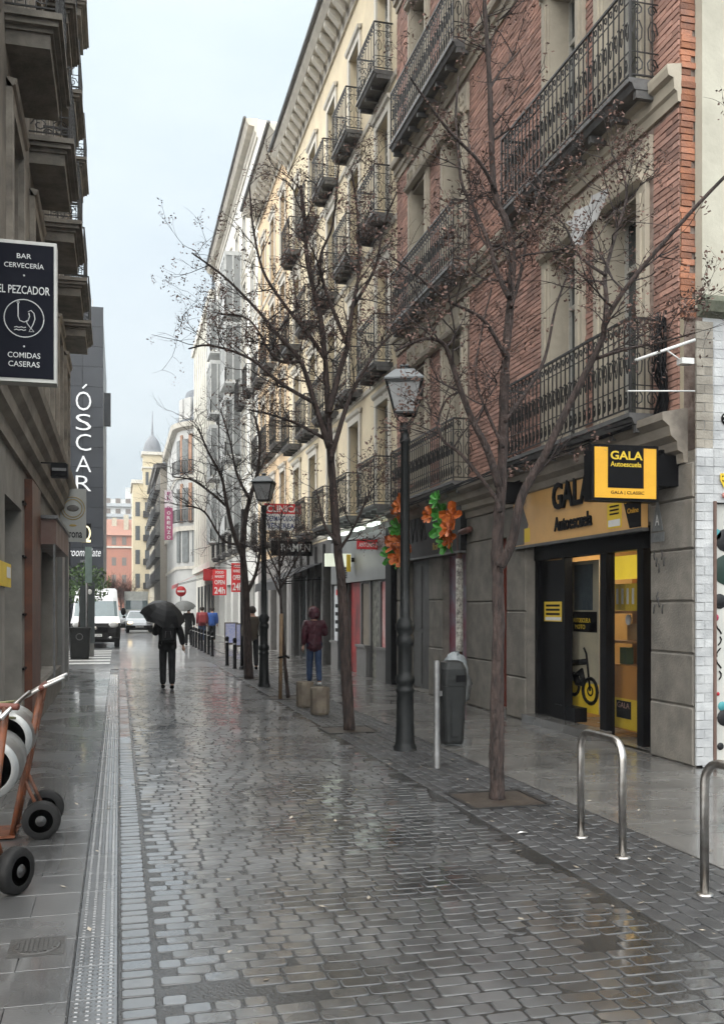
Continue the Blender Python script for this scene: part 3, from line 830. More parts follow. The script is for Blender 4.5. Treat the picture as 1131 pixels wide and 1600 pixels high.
lt = mat('backlit_yellow', (.85, .62, .05), .5, (.75, .52, .04), 2, emit=.16)
MB(GX).box(10.63, 11.36, -.5, -.46, 2.02, 2.32).build('light_panel', lt, gala)
MB(GX).box(9.75, 9.93, -.4, -.38, .1, .55).build('yellow_leaflet_rack', yellow2_m, gala)
MB(GX).box(9.74, 9.94, -.5, -.46, 1.9, 2.32).build('light_panel', lt, gala)
clear_m = mat('clear_glass', (.02, .02, .02), .02, (.02, .02, .02), 2, alpha=.12, spec=.6)
MB(GX).box(10.18, 10.92, -.16, -.152, .1, 2.33).build('pane', clear_m, gala)
MB(GX).box(9.74, 9.94, -.16, -.152, .1, 2.33).build('pane', clear_m, gala)
cl_ = MB(GX).box(10.3, 12.6, -1.2, -.9, 2.52, 2.56).build('ceiling_light', mat('shop_tube', (1, .93, .75), .5, (1, .93, .75), 2, emit=4.0), gala)
# triangle school badge and sprayed scrawl on the granite pier
bg = thing('triangle_badge', (XR - .04, 9.5, 2.6), 'small triangular enamel badge fixed on the granite pier', 'badge')
BX = XR - .036
MB().add([(BX, 9.58, 2.5), (BX, 9.36, 2.5), (BX, 9.47, 2.86), (BX - .01, 9.58, 2.5), (BX - .01, 9.36, 2.5), (BX - .01, 9.47, 2.86)], [(3, 4, 5), (0, 1, 4, 3), (1, 2, 5, 4), (2, 0, 3, 5)]).box(BX - .008, BX, 9.34, 9.6, 2.38, 2.48).build('plate', mat('slate_plate', (.12, .13, .13), .5, (.2, .2, .2), 20), bg)
text('A', 'lettering', white_m, bg, (BX - .0105, 9.51, 2.56), .08, .12, '-x', .002)
scr_m = mat('grey_spray', (.075, .075, .075), .6)
scr = thing('graffiti_scrawl', (XR - .03, 9.4, 1.9), 'dark grey sprayed scrawl on the granite pier', 'graffiti')
for k in range(9):
    z0 = 2.28 - .07 * (k % 3) - (.45 if k > 4 else 0); y0 = 9.56 - .05 * (k % 5) - R.uniform(0, .03)
    MB().tube([(XR - .034, y0 + R.uniform(-.02, .02), z0 + dz) for dz in (0, -.05, -.1, -.06)], .007, 4).build('stroke', scr_m, scr)
# ------------------------------------------------------------------ cream building and the row beyond
def simple_building(name, label, X, y0, y1, top, wall_m, cols, floors, ww, wh, kinds, bal=None, trim=cream_trim_m, gf=3.6, eave=.5, brackets=True, depth=9, bal_m=None, panes=2, arches=()):
    xf = face_right(X)
    b = thing(name, (X, y0, 0), label, 'building')
    hs = [(c, c + ww, z, z + wh) for z in floors for c in cols]
    mb = MB(xf); wall(mb, y0 + .004, y1 - .004, gf, top, hs, .24)
    mb.quad((y0 + .004, 0, gf), (y0 + .004, -depth, gf), (y0 + .004, -depth, top), (y0 + .004, 0, top))
    mb.quad((y1 - .004, 0, 0), (y1 - .004, -depth, 0), (y1 - .004, -depth, top), (y1 - .004, 0, top))
    mb.quad((y0, 0, top), (y1, 0, top), (y1, -depth, top), (y0, -depth, top))
    mb.build('wall', wall_m, b)
    for h in hs:
        t = MB(xf)
        t.box(h[0] - .16, h[0] - .004, .001, .05, h[2], h[3] + .16); t.box(h[1] + .004, h[1] + .16, .001, .05, h[2], h[3] + .16)
        t.box(h[0] - .004, h[1] + .004, .001, .052, h[3] + .004, h[3] + .16)
        t.profile([(.05, h[3] + .16), (.1, h[3] + .2), (.12, h[3] + .27), (.0, h[3] + .3)], h[0] - .2, h[1] + .2)
        t.build('window_surround', trim, b)
    t = MB(xf)
    for z in floors: t.profile([(0, z - .3), (.04, z - .28), (.06, z - .2), (.03, z - .16), (0, z - .15)], y0 + .01, y1 - .01)
    t.build('string_course', trim, b)
    for i, h in enumerate(hs): window(b, xf, h, .2, kinds[i % len(kinds)], frame_m, panes)
    if eave:
        e = MB(xf); e.profile([(0, top - .75), (.06, top - .75), (.08, top - .55), (.14, top - .5), (.16, top - .3), (eave * .8, top - .26), (eave, top - .12), (eave + .05, top), (0, top + .05)], y0 + .01, y1 - .01)
        e.build('cornice', trim, b)
        if brackets:
            o_ = np.array(xf(0, 0, 0)); e = MB(lambda a, c, d: tuple(np.array(xf(a, c, d)) - o_))
            e.profile([(.16, -.68), (.2, -.66), (eave * .78, -.36), (eave * .78, -.265), (.16, -.265)], 0, .22)
            em_ = e.mesh('eave_bracket', trim); s = y0 + .3
            while s < y1 - .3: put('eave_bracket', em_, b, loc=xf(s, 0, top)); s += .55
        r = MB(xf); r.tube([(y0, eave + .08, top + .02), (y1, eave + .08, top + .02)], .07, 8); r.build('gutter', steel_dull_m, b)
    if bal:
        dep, fancy, bw, zset = bal; cache = {}
        for zi, z in enumerate(floors):
            if zset and zi not in zset: continue
            for c in cols: balcony(b, xf, c + ww / 2 - bw / 2, bw, z - .04, dep, cache, bal_m or grey_iron_m, iron_m, fancy, .09, .13)
    return b
cols2 = [20.42 + 2.68 * k for k in range(5)]
crm = simple_building('cream_apartment_house', 'cream plaster apartment house with small iron balconies and bracketed eaves', XR, B1, 33.3, 17.6, cream_m, cols2, [3.95, 7.05, 10.3, 13.4], 1.0, 2.35, ['shutter', 'glass', 'shutter', 'glass', 'dark'], (.42, 1, 1.5, None), eave=.6)
org_m = mat('apricot_plaster', (.8, .6, .38), .8, (.68, .51, .34), 1)
apr = simple_building('apricot_house', 'narrow apricot house between the cream house and the white one', XR, 33.3, 41, 18.6, org_m, [34.0, 36.4, 38.8], [4.2, 7.6, 11.0, 14.3], 1.0, 2.4, ['glass', 'shutter'], (.4, 1, 1.5, {0, 1, 2}), eave=.65)
wht_m = mat('white_plaster', (.78, .77, .73), .8, (.64, .64, .61), .8)
wht = simple_building('white_bay_house', 'tall white apartment house with glazed bay windows and dark balconies', XR, 41, 60, 22.6, wht_m, [42 + 2.9 * k for k in range(6)], [4.6, 8.0, 11.3, 14.6, 17.9], 1.1, 2.4, ['shutter', 'glass', 'glass'], (.4, 0, 1.5, {0, 2}), eave=.5, brackets=False, panes=1)
bay_m = mat('bay_paint', (.6, .61, .6), .5)
for yb in (46.5, 54.0):
    for z in (5.4, 9.0, 12.6, 16.0):
        bx = MB(RX).box(yb, yb + 2.1, .0, .85, z - .1, z).box(yb, yb + 2.1, 0, .85, z + 2.7, z + 2.9)
        for s in (yb, yb + .68, yb + 1.38, yb + 2.02): bx.box(s, s + .08, .77, .85, z, z + 2.7)
        for d in (.02, .4): bx.box(yb, yb + .07, d, d + .07, z, z + 2.7); bx.box(yb + 2.03, yb + 2.1, d, d + .07, z, z + 2.7)
        bx.box(yb, yb + 2.1, .78, .84, z + 1.9, z + 1.98).box(yb, yb + 2.1, .76, .84, z, z + .7)
        b_ = bx.build('bay_window', bay_m, wht)
        MB(RX).box(yb + .04, yb + 2.06, .79, .81, z + .7, z + 2.7).box(yb + .03, yb + .05, .05, .78, z + .1, z + 2.7).build('pane', mat('bay_glass', (.3, .31, .31), .15, (.2, .21, .21), 1), b_)
crs_m = mat('ivory_plaster', (.76, .74, .66), .8, (.62, .6, .54), .8)
ivo = thing('ivory_house', (XR, 60, 0), 'plain ivory house with tall vertical ribs above the red awning', 'building')
mb = MB(RX).box(60.004, 75, -9, 0, 4.2, 21.4)
mb.build('wall', crs_m, ivo)
mb = MB(RX)
for k in range(9): mb.box(60.6 + k * 1.62, 61.2 + k * 1.62, .001, .22, 4.6, 20.9)
mb.box(60.01, 74.98, .001, .35, 20.9, 21.4); mb.box(60.01, 74.98, .001, .3, 4.2, 4.6)
mb.build('pilaster_row', crs_m, ivo)
for k in range(8):
    for z in (5.4, 8.6, 11.8, 15.0, 18.0):
        MB(RX).box(61.32 + k * 1.62, 62.08 + k * 1.62, .001, .03, z, z + 2).build('window', shutter_m, ivo)
MB(RX).box(60.004, 75, -9, -.02, 0, 4.2).build('ground_floor_wall', crs_m, ivo)

# curved corner house with mansard
rc = thing('curved_corner_house', (7.8, 88, 0), 'curved grey corner house with orange brick strips and a slate mansard', 'building')
rc_m = mat('grey_stucco_far', (.52, .52, .5), .8, (.42, .42, .41), .5)
def arc(r, a0, a1, n=14): return [(8.8 + r * math.cos(a0 + (a1 - a0) * i / n), 86 + r * math.sin(a0 + (a1 - a0) * i / n)) for i in range(n + 1)]
def curved(r, z0, z1, r2=None, extra=True):
    A, B = arc(r, PI * 1.62, PI), arc(r2 or r, PI * 1.62, PI)
    A.append((A[-1][0], 104)); B.append((B[-1][0], 104))
    mb = MB()
    for i in range(len(A) - 1): mb.add([(*A[i], z0), (*A[i + 1], z0), (*B[i + 1], z1), (*B[i], z1)], [(0, 1, 2, 3)], True)
    return mb
curved(3.8, 0, 17.6).build('wall', rc_m, rc)
mb = curved(4.25, 17.2, 17.6, 4.35); mb2 = curved(4.05, 8.3, 8.7, 4.1)
m_ = curved(3.8, 17.0, 17.2, 4.25); mb.add(m_.v, m_.f); mb.add(mb2.v, mb2.f)
for z in (12.8, 5.0): m3 = curved(3.95, z, z + .25, 3.98); mb.add(m3.v, m3.f)
m4 = curved(4.35, 17.6, 17.62, 3.7); mb.add(m4.v, m4.f)
mb.build('cornice', cream_trim_m, rc)
curved(3.7, 17.6, 20.6, 3.0).build('mansard_roof', mat('slate', (.16, .18, .2), .6, (.11, .12, .14), 3), rc)
def curved_piece(name, m, a, wdt, z0, z1, r=3.84, parent=rc):
    c = (8.8 + r * math.cos(a), 86 + r * math.sin(a)); t = (-math.sin(a), math.cos(a)); n = (math.cos(a), math.sin(a))
    vs = [(c[0] + t[0] * s * wdt / 2 + n[0] * d, c[1] + t[1] * s * wdt / 2 + n[1] * d, z) for d in (-.1, .05) for s in (-1, 1) for z in (z0, z1)]
    return MB().add(vs, [(0, 1, 3, 2), (4, 6, 7, 5), (0, 4, 5, 1), (2, 3, 7, 6), (1, 5, 7, 3)]).build(name, m, parent)
bs_m = mat('orange_brick_strip', (.42, .25, .17), .8)
for i in range(5):
    a = PI * (1.08 + .105 * i)
    for z in (9.0, 13.2, 5.3):
        wd = curved_piece('window', shutter_m, a, .8, z + .3, z + 3.0)
        if z > 6: curved_piece('brick_strip', bs_m, a + .165, .35, z, z + 3.4)
        if z > 6:
            g_ = MB()
            for k in range(7):
                aa = a - .14 + .28 * k / 6; r1 = 4.25
                g_.bar((8.8 + r1 * math.cos(aa), 86 + r1 * math.sin(aa), z), (8.8 + r1 * math.cos(aa), 86 + r1 * math.sin(aa), z + 1.1), .03)
            q = [(8.8 + 4.25 * math.cos(a - .15 + .3 * k / 6), 86 + 4.25 * math.sin(a - .15 + .3 * k / 6), z + 1.1) for k in range(7)]
            g_.tube(q, .04, 4); g_.tube([(x, y_, z - 1.05) for x, y_, z in q], .06, 4)
            g_.build('railing', iron_m, rc)
    curved_piece('dormer', rc_m, a, .9, 18.0, 19.8, 3.6)
# further houses on the right
def far_house(name, label, x0, x1, y0, y1, top, m, wins=True, floors=5, roof=None):
    b = thing(name, (x0, y0, 0), label, 'building')
    MB().box(x0, x1, y0, y1, 0, top).build('wall', m, b)
    MB().box(x0 - .4, x1, y0 - .3, y1, top, top + .5).build('roof', roof or mat('dark_eave', (.1, .095, .09), .7), b)
    if wins:
        st_ = (top - 4.5) / floors
        k = int((y1 - y0) / 3)
        for f_ in range(floors):
            z = 4.5 + f_ * st_
            for j in range(k):
                yy = y0 + 1 + j * 3
                w = MB().box(x0 - .03, x0 + .02, yy, yy + 1.2, z + .2, z + st_ * .75).build('window', shutter_dark_m, b)
                MB().box(x0 - .55, x0 - .001, yy - .3, yy + 1.5, z + .05, z + .18).box(x0 - .55, x0 - .5, yy - .3, yy + 1.5, z + .18, z + 1.1).build('balcony', iron_m, b)
            j = 0
            xx = x0 + .8
            while xx < min(x1, x0 + 4) - 1.2:
                MB().box(xx, xx + .9, y0 - .03, y0 + .02, z + .2, z + st_ * .75).build('window', shutter_dark_m, b); xx += 2.0
    return b
gb_m = mat('taupe_far', (.33, .3, .26), .8, (.26, .24, .2), .4)
far_house('taupe_house', 'taupe balcony house behind the vertical pink sign', 4.3, 12, 104, 122, 16.5, gb_m)
far_house('cream_house', 'pale cream balcony house just before the domed building', 4.6, 12, 122, 150, 19, mat('cream_far', (.6, .54, .42), .8))
ym = mat('ochre_far', (.62, .53, .36), .8, (.52, .45, .32), .5)
dome = thing('domed_building', (3.2, 165, 0), 'ochre building crowned by a dark dome and spire', 'building')
MB().box(2.35, 12, 165, 180, 0, 22.5).build('wall', ym, dome)
MB().box(2.1, 12, 164.7, 180, 22.5, 23.1).build('cornice', cream_trim_m, dome)
tw = MB().box(4.0, 7.2, 164.5, 168, 20, 27.3).build('tower', ym, dome)
MB().box(3.75, 7.4, 164.2, 168.2, 27.3, 27.8).box(3.8, 7.35, 164.3, 168.2, 25, 25.3).build('tower_cornice', cream_trim_m, tw)
dm = MB().lathe([(1.5, 27.8), (1.5, 28.3), (1.4, 29.0), (1.1, 29.8), (.7, 30.4), (.28, 30.8), (.15, 31.4)], (5.55, 166.2, 0), 16).build('dome', mat('lead_dome', (.19, .2, .22), .5, (.14, .15, .16), 2), dome)
MB().lathe([(.22, 31.3), (.12, 32), (.04, 35)], (5.55, 166.2, 0), 8).build('spire', mat('lead_dome', (.13, .14, .16)), dm)
for z in (5, 9, 13, 17): 
    for xx in (2.75, 4.3, 5.6):
        MB().box(xx, xx + .75, 164.95, 165.02, z, z + 2.4).build('window', shutter_dark_m, dome)
    MB().box(4.0, 5.3, 164.4, 165, z - .15, z + .9).build('balcony', iron_m, dome)
for xx in (4.4, 5.5, 6.4): MB().box(xx, xx + .5, 164.45, 164.52, 22.2, 24.4).build('window', shutter_dark_m, tw)
rd_m = mat('terracotta_far', (.46, .2, .14), .8, (.38, .18, .13), .3)
rh = thing('terracotta_house', (0, 232, 0), 'terracotta red house with tiled roof closing the far end of the street', 'building')
MB().box(-4.5, 6, 230, 240, 0, 18.5).build('wall', rd_m, rh)
MB().box(-4.7, 6, 229.7, 240, 15.6, 16.0).build('string_course', cream_trim_m, rh)
MB().add([(-5, 229.4, 18.5), (6.4, 229.4, 18.5), (6.4, 240, 18.5), (-5, 240, 18.5), (-2.5, 234, 22.6), (6.4, 234, 22.6), (6.4, 240, 22.6), (-2.5, 240, 22.6)], [(0, 1, 5, 4), (0, 4, 7, 3), (4, 5, 6, 7), (0, 1, 2, 3)]).build('roof', mat('clay_tiles', (.38, .2, .15), .8), rh)
MB().box(1.2, 2.3, 231, 232.5, 18.6, 23.5).box(-1.5, -.4, 232, 233, 19, 22.8).build('chimney', mat('cream_far', (.6, .54, .42)), rh)
for z in (3.5, 7.5, 11.5, 16.3):
    for k in range(4):
        MB().box(-3.8 + k * 2.3, -2.8 + k * 2.3, 229.94, 230.02, z, z + 1.9).build('window', mat('far_window', (.2, .17, .15), .5), rh)
wf = thing('white_apartment_building', (0, 285, 0), 'white apartment building with rooftop parapets beyond the terracotta house', 'building')
MB().box(-14, 14, 285, 300, 0, 33).box(-12, -8, 286, 298, 33, 36).box(2, 5, 286, 298, 33, 36.5).build('wall', mat('white_far', (.66, .67, .66), .8), wf)
for z in (22, 25, 28, 31):
    MB().box(-13.8, 13.8, 284.2, 285, z - .2, z + .7).build('balcony', mat('pale_grey_far', (.5, .53, .55), .7), wf)
    for k in range(9): MB().box(-12 + k * 2.8, -10.6 + k * 2.8, 284.9, 285.02, z + .8, z + 2.2).build('window', mat('far_window', (.2, .17, .15)), wf)

# ------------------------------------------------------------------ shop fronts of the cream house and beyond (ground floors)
def shop_wall(bld, y0, y1, top, holes, m, X=XR):
    mb = MB(face_right(X)); wall(mb, y0 + .004, y1 - .004, 0, top, holes, .3); mb.build('ground_floor_wall', m, bld)
dark_front_m = mat('dark_shopfront', (.075, .073, .07), .5, (.12, .115, .11), 2)
shop_wall(crm, B1, 33.3, 3.6, [(20.3, 21.15, .75, 2.25), (21.3, 22.05, 0, 2.3), (22.2, 22.95, .75, 2.25), (23.1, 24.35, 0, 2.3), (25.15, 25.95, .7, 2.25), (26.1, 27.3, 0, 3.0), (27.9, 29.2, 0, 2.6), (29.8, 32.8, 0, 2.7)], dark_front_m)
fp_m = mat('grey_metal_fascia', (.3, .31, .31), .38, (.23, .24, .24), 1.5, metal=.3)
fa = thing('metal_fascia', (XR - .1, 22.9, 2.3), 'plain grey metal fascia over the dark shop with a lit box sign', 'fascia')
MB(RX).box(20.05, 25.9, .02, .12, 2.3, 3.42).build('panel', fp_m, fa)
v_ = MB(RX)
for k in range(5): v_.box(24.0, 24.6, .121, .135, 2.42 + k * .06, 2.45 + k * .06)
v_.build('vent', black_m, fa)
lm = MB(RX)
for k in range(4): lm.box(20.4 + k * 1.4, 21.2 + k * 1.4, .2, .32, 3.5, 3.56)
lm.build('light_fitting', mat('lit_tube', (.8, .95, .85), .5, (.75, .9, .8), 2, emit=0.5), fa)
ls = thing('lit_box_sign', (5.3, 24.0, 2.6), 'small glowing pale box sign under the red plaque', 'sign')
MB().box(4.95, 5.6, 23.2, 23.32, 2.68, 3.0).build('case', mat('glow_panel', (.85, .9, .75), .5, (.8, .85, .7), 2, emit=.1), ls)
MB().box(5.6, 5.7, 23.22, 23.3, 2.8, 2.9).build('bracket', black_m, ls)
MB().box(5.48, 5.585, 23.185, 23.199, 2.55, 2.98).build('yellow_tassel', yellow2_m, ls)
an = thing('red_plaque_sign', (5.4, 20.9, 3.0), 'small red projecting plaque with white capitals on the grey metal fascia', 'sign')
pa, pb = on_y(558, 858, 21.0), on_y(603, 843, 21.0)
MB().box(pa[0], pb[0], 21.0, 21.06, pa[2], pb[2]).build('plaque', red_m, an)
text('ANTONIA PILAR', 'lettering', white_m, an, (pa[0] + .04, 20.999, pa[2] + .05), (pb[0] - pa[0]) - .08, .1, '-y', .004, .01)
MB().bar((pb[0], 21.03, pb[2] - .05), (XR - .1, 21.03, pb[2] - .05), .012).build('bracket', black_m, an)
# lower shop fittings
wood_panel_m = mat('grey_wood_panel', (.16, .155, .15), .6, (.1, .098, .095), 6, stretch=(8, 8, .6))
for a, b in ((20.28, 21.2), (22.12, 23.04), (25.1, 26.0)):
    q = MB(RX).box(a, b, .001, .1, 0, .7).box(a - .04, b + .04, .001, .14, .7, .76).build('stall_riser', wood_panel_m, crm)
MB(RX).box(19.82, 20.26, .001, .14, 0, 3.4).build('black_pilaster', black_m, crm)
MB(RX).box(24.45, 25.06, .001, .12, 0, 2.3).build('black_pilaster', black_m, crm)
po_m = mat('red_poster', (.55, .12, .12), .5, (.7, .5, .48), 3)
MB(RX).box(20.3, 21.15, -.06, -.03, .75, 2.25).build('red_poster_window', po_m, crm)
MB(RX).box(22.2, 22.95, -.07, -.04, .75, 2.25).build('wood_panelled_window', mat('weathered_wood', (.2, .17, .13), .6), crm)
MB(RX).box(23.1, 24.35, -.12, -.08, 0, 2.3).build('red_interior_door', mat('red_interior', (.35, .03, .03), .5, (.1, .02, .02), 2), crm)
MB(RX).box(21.3, 22.05, -.07, -.04, 0, 2.3).build('sticker_door', mat('stickers', (.012, .012, .012), .5, (.25, .25, .2), 7), crm)
wp = MB(RX).box(25.16, 25.94, -.05, .02, .75, 2.25).build('white_poster_window', mat('white_poster', (.6, .62, .64), .4), crm)
MB(RX).box(25.3, 25.7, .021, .024, 2.0, 2.15).build('red_logo', red_m, wp)
for k in range(4): MB(RX).box(25.3 + .02 * k, 25.8, .021, .024, 1.0 + k * .22, 1.1 + k * .22).build('figure_print', black_m, wp)
MB(RX).box(26.1, 27.3, -.28, -.25, 0, 3).build('brown_door', mat('brown_door', (.1, .085, .06), .5), crm)
MB(RX).box(27.9, 29.2, -.28, -.25, 0, 2.6).build('glass_door', glass_m, crm)
MB(RX).box(29.8, 32.8, -.28, -.25, 0, 2.7).build('shop_window', glass_m, crm)
for k in range(6): MB(RX).box(26.0 + k * 1.2, 26.08 + k * 1.2, .001, .08, 0, 3.5).build('downpipe' if k == 1 else 'mullion', grey_iron_m, crm)
rm_s = thing('ramen_sign', (4.9, 29.2, 3.2), 'dark projecting RAMEN board above the black awning', 'sign')
pa, pb = on_y(424, 868, 29.0), on_y(488, 846, 29.0)
MB().box(pa[0], pb[0], 29.0, 29.08, pa[2], pb[2]).build('board', black_m, rm_s)
text('RAMEN', 'lettering', white_m, rm_s, (pa[0] + .3, 28.998, pa[2] + .13), (pb[0] - pa[0]) - .36, .24, '-y', .005, .012)
cl = thing('clinic_sign', (4.9, 30.0, 4.2), 'white and red projecting CLINICA sign behind the tree branches', 'sign')
pa, pb = on_y(413, 828, 30.2), on_y(470, 788, 30.2)
MB().box(pa[0], pb[0], 30.2, 30.3, pa[2], pb[2]).build('board', white_m, cl)
hh = pb[2] - pa[2]
MB().box(pa[0], pb[0], 30.19, 30.199, pa[2] + hh * .62, pb[2]).build('red_band', red_m, cl)
blue_t = mat('sign_blue', (.03, .06, .2), .5)
text('CLINICA', 'lettering', white_m, cl, (pa[0] + .08, 30.188, pa[2] + hh * .68), (pb[0] - pa[0]) * .88, hh * .26, '-y', .004, .02)
text('DERMATOLOGIA', 'lettering', blue_t, cl, (pa[0] + .08, 30.198, pa[2] + hh * .34), (pb[0] - pa[0]) * .88, hh * .2, '-y', .004, .015)
text('VENEREAS', 'lettering', blue_t, cl, (pa[0] + .08, 30.198, pa[2] + hh * .06), (pb[0] - pa[0]) * .84, hh * .2, '-y', .004, .015)
MB().bar((pb[0], 30.25, pb[2] - .1), (XR, 30.25, pb[2] - .1), .02).build('bracket', black_m, cl)
def awning(name, label, y0, y1, z1, z0, out, m, grp=None):
    t = thing(name, (XR, y0, z0), label, 'awning', grp)
    n = 8; mb = MB(RX)
    for k in range(n):
        a, b = y0 + (y1 - y0) * k / n, y0 + (y1 - y0) * (k + 1) / n
        mb.add([(a, 0, z1), (b, 0, z1), (b, out, z0), (a, out, z0), (a, 0, z1 - .02), (b, 0, z1 - .02), (b, out, z0 - .02), (a, out, z0 - .02)], [(0, 1, 2, 3), (4, 5, 6, 7)])
        mb.add([(a, out, z0), (b, out, z0), (b, out + .01, z0 - .25 - .03 * (k % 2)), (a, out + .01, z0 - .25)], [(0, 1, 2, 3)])
    mb.build('canvas', m, t)
    f = MB(RX)
    for s in (y0 + .05, y1 - .05): f.bar((s, 0, z1 - .5), (s, out - .05, z0 - .04), .02)
    f.bar((y0, out - .02, z0 - .04), (y1, out - .02, z0 - .04), .025); f.build('arm', black_m, t)
    return t
awning('black_awning', 'black folding awning behind the person in burgundy', 27.6, 32.5, 3.0, 2.45, 1.3, mat('black_canvas', (.03, .03, .032), .7))
awning('red_awning', 'red awning low on the ivory house near the OPEN sign', 60.5, 68, 4.2, 3.2, 2.2, mat('red_canvas', (.6, .06, .07), .7, (.55, .2, .2), 2))
apr_shop = [(33.8, 35.2, 0, 2.7), (36, 37.5, 0, 2.7), (38.2, 40.4, 0, 2.8)]
shop_wall(apr, 33.3, 41, 3.6, apr_shop, mat('grey_stone_shop', (.22, .21, .2), .6))
for a, b, c, d in apr_shop: MB(RX).box(a, b, -.28, -.25, c, d).build('shop_window', glass_m, apr)
wh_shop = [(42 + 3.1 * k, 44.2 + 3.1 * k, 0, 2.9) for k in range(6)]
shop_wall(wht, 41, 60, 3.6, wh_shop, wht_m)
for a, b, c, d in wh_shop: MB(RX).box(a, b, -.28, -.25, c, d).build('shop_window', glass_m, wht)
for k in range(5): MB(RX).box(60.8 + k * 2.7, 62.2 + k * 2.7, -.01, .02, 0, 3.2).build('shop_window', black_gloss_m, ivo)
# OPEN 24h projecting signs
def open_sign(name, label, px0, px1, py0, py1, Y, lines):
    pa, pb = on_y(px0, py1, Y), on_y(px1, py0, Y)
    t = thing(name, (pa[0], Y, pa[2]), label, 'sign', 'red OPEN 24h signs')
    w, h = pb[0] - pa[0], pb[2] - pa[2]
    MB().box(pa[0], pb[0], Y, Y + .1, pa[2], pb[2]).build('board', red_m, t)
    for s, x, z, tw_, th in lines: text(s, 'lettering', white_m, t, (pa[0] + w * x, Y - .001, pa[2] + h * z), w * tw_, h * th, '-y', .006, .02)
    MB().bar((pa[0] - .1, Y + .05, pb[2] + .08), (XR, Y + .05, pb[2] + .08), .02).build('bracket', black_m, t)
    return t
LN = [('24h', .1, .06, .8, .26), ('OPEN', .12, .42, .76, .17), ('MARKET', .15, .68, .7, .1), ('FOOD', .2, .84, .6, .1)]
open_sign('open_sign', 'red projecting sign with OPEN 24h beside the red awning', 333, 354, 890, 930, 47.0, LN)
open_sign('open_sign', 'red OPEN 24h sign partly hidden by the black pole', 362, 380, 880, 925, 41.6, LN)
pa, pb = on_y(318, 907, 58.5), on_y(340, 889, 58.5)
rs = thing('red_shop_sign', (pa[0], 58.5, pa[2]), 'small red shop board above the red awning', 'sign')
MB().box(pa[0], pb[0], 58.5, 58.6, pa[2], pb[2]).build('board', red_m, rs)
text('SHOP', 'lettering', white_m, rs, (pa[0] + .5, 58.499, pa[2] + .1), .3, .2, '-y', .004)
# vertical pink sign far away
pa, pb = on_y(258, 843, 96), on_y(270.5, 766, 96)
pk = thing('vertical_neon_sign', (pa[0], 96, pa[2]), 'tall vertical pink and white lettered sign in front of the curved house', 'sign')
hh = pb[2] - pa[2]; ww = pb[0] - pa[0]
MB().box(pa[0], pb[0], 81.0 + 0, 81.3, pa[2], pb[2])
MB().box(pa[0] * .80, pb[0] * .80, 77.0, 77.3, EYE + (pa[2] - EYE) * .80, EYE + (pb[2] - EYE) * .80).build('board', mat('magenta_panel', (.42, .09, .2), .5), pk)
x0, x1, z0, z1 = pa[0] * .8, pb[0] * .8, EYE + (pa[2] - EYE) * .8, EYE + (pb[2] - EYE) * .8
MB().box(x0, x1, 76.98, 76.999, z0 + (z1 - z0) * .65, z1).build('white_panel', mat('pale_pink', (.75, .68, .72), .5), pk)
for i, ch in enumerate('EL DORENZO'):
    if ch == ' ': continue
    zz = z1 - (z1 - z0) * (i + 1) / 10.2
    text(ch, 'lettering', white_m if i > 3 else mat('plum_letter', (.3, .03, .15), .5), pk, (x0 + .17, 76.97, zz), (x1 - x0) - .34, (z1 - z0) * .066, '-y', .01, .02)
MB().bar((x1, 77.1, z1 - .4), (5.0, 80.5, z1 - .4), .03).build('bracket', black_m, pk)
# no entry sign and far kiosk signs
ne = thing('no_entry_sign', (3.6, 56, 0), 'round red no entry sign on a post by the far kerb', 'sign')
q = on_y(283, 924, 56)
MB().tube([(q[0], 56, 0), (q[0], 56, q[2])], .03, 6).build('post', steel_dull_m, ne)
ds = MB().lathe([(.3, 0), (.3, -.02)], (q[0], 55.96, q[2]), 18, axis='y').build('disc', red_m, ne)
MB().box(q[0] - .2, q[0] + .2, 55.93, 55.937, q[2] - .05, q[2] + .05).build('white_bar', white_m, ds)
# ------------------------------------------------------------------ left building
LX = face_left(XL)
lb_ = thing('stone_balcony_house', (XL, 12, 0), 'dark sooty stone house with deep balconies along the left pavement', 'building')
LE = 24.9
lw = [(8.5 + 2.9 * k, 9.65 + 2.9 * k) for k in range(6)]
lz = [4.6, 8.2, 11.9, 15.5]
lh = [(a, b, z, z + 2.6) for z in lz for a, b in lw]
mb = MB(LX); wall(mb, 7.6, LE, 4.25, 19.5, lh, .3)
mb.quad((LE, 0, 0), (LE, -12, 0), (LE, -12, 19.5), (LE, 0, 19.5)); mb.quad((7.6, 0, 19.5), (LE, 0, 19.5), (LE, -12, 19.5), (7.6, -12, 19.5)); mb.quad((7.6, 0, 0), (7.6, -12, 0), (7.6, -12, 19.5), (7.6, 0, 19.5))
mb.build('wall', dark_stone_m, lb_)
for h in lh: window(lb_, LX, h, .14, 'dark', frame_dark_m)
for h in lh:
    t = MB(LX)
    t.box(h[0] - .2, h[0] - .004, .001, .07, h[2], h[3] + .2); t.box(h[1] + .004, h[1] + .2, .001, .07, h[2], h[3] + .2); t.box(h[0], h[1], .001, .07, h[3] + .004, h[3] + .2)
    t.profile([(.07, h[3] + .2), (.1, h[3] + .22), (.12, h[3] + .28), (0, h[3] + .3)], h[0] - .22, h[1] + .22)
    t.build('window_surround', cornice_m, lb_)
cacheL = {}
lime_m = mat('balcony_stone', (.28, .25, .21), .75, (.13, .118, .1), 3, .4, 30)
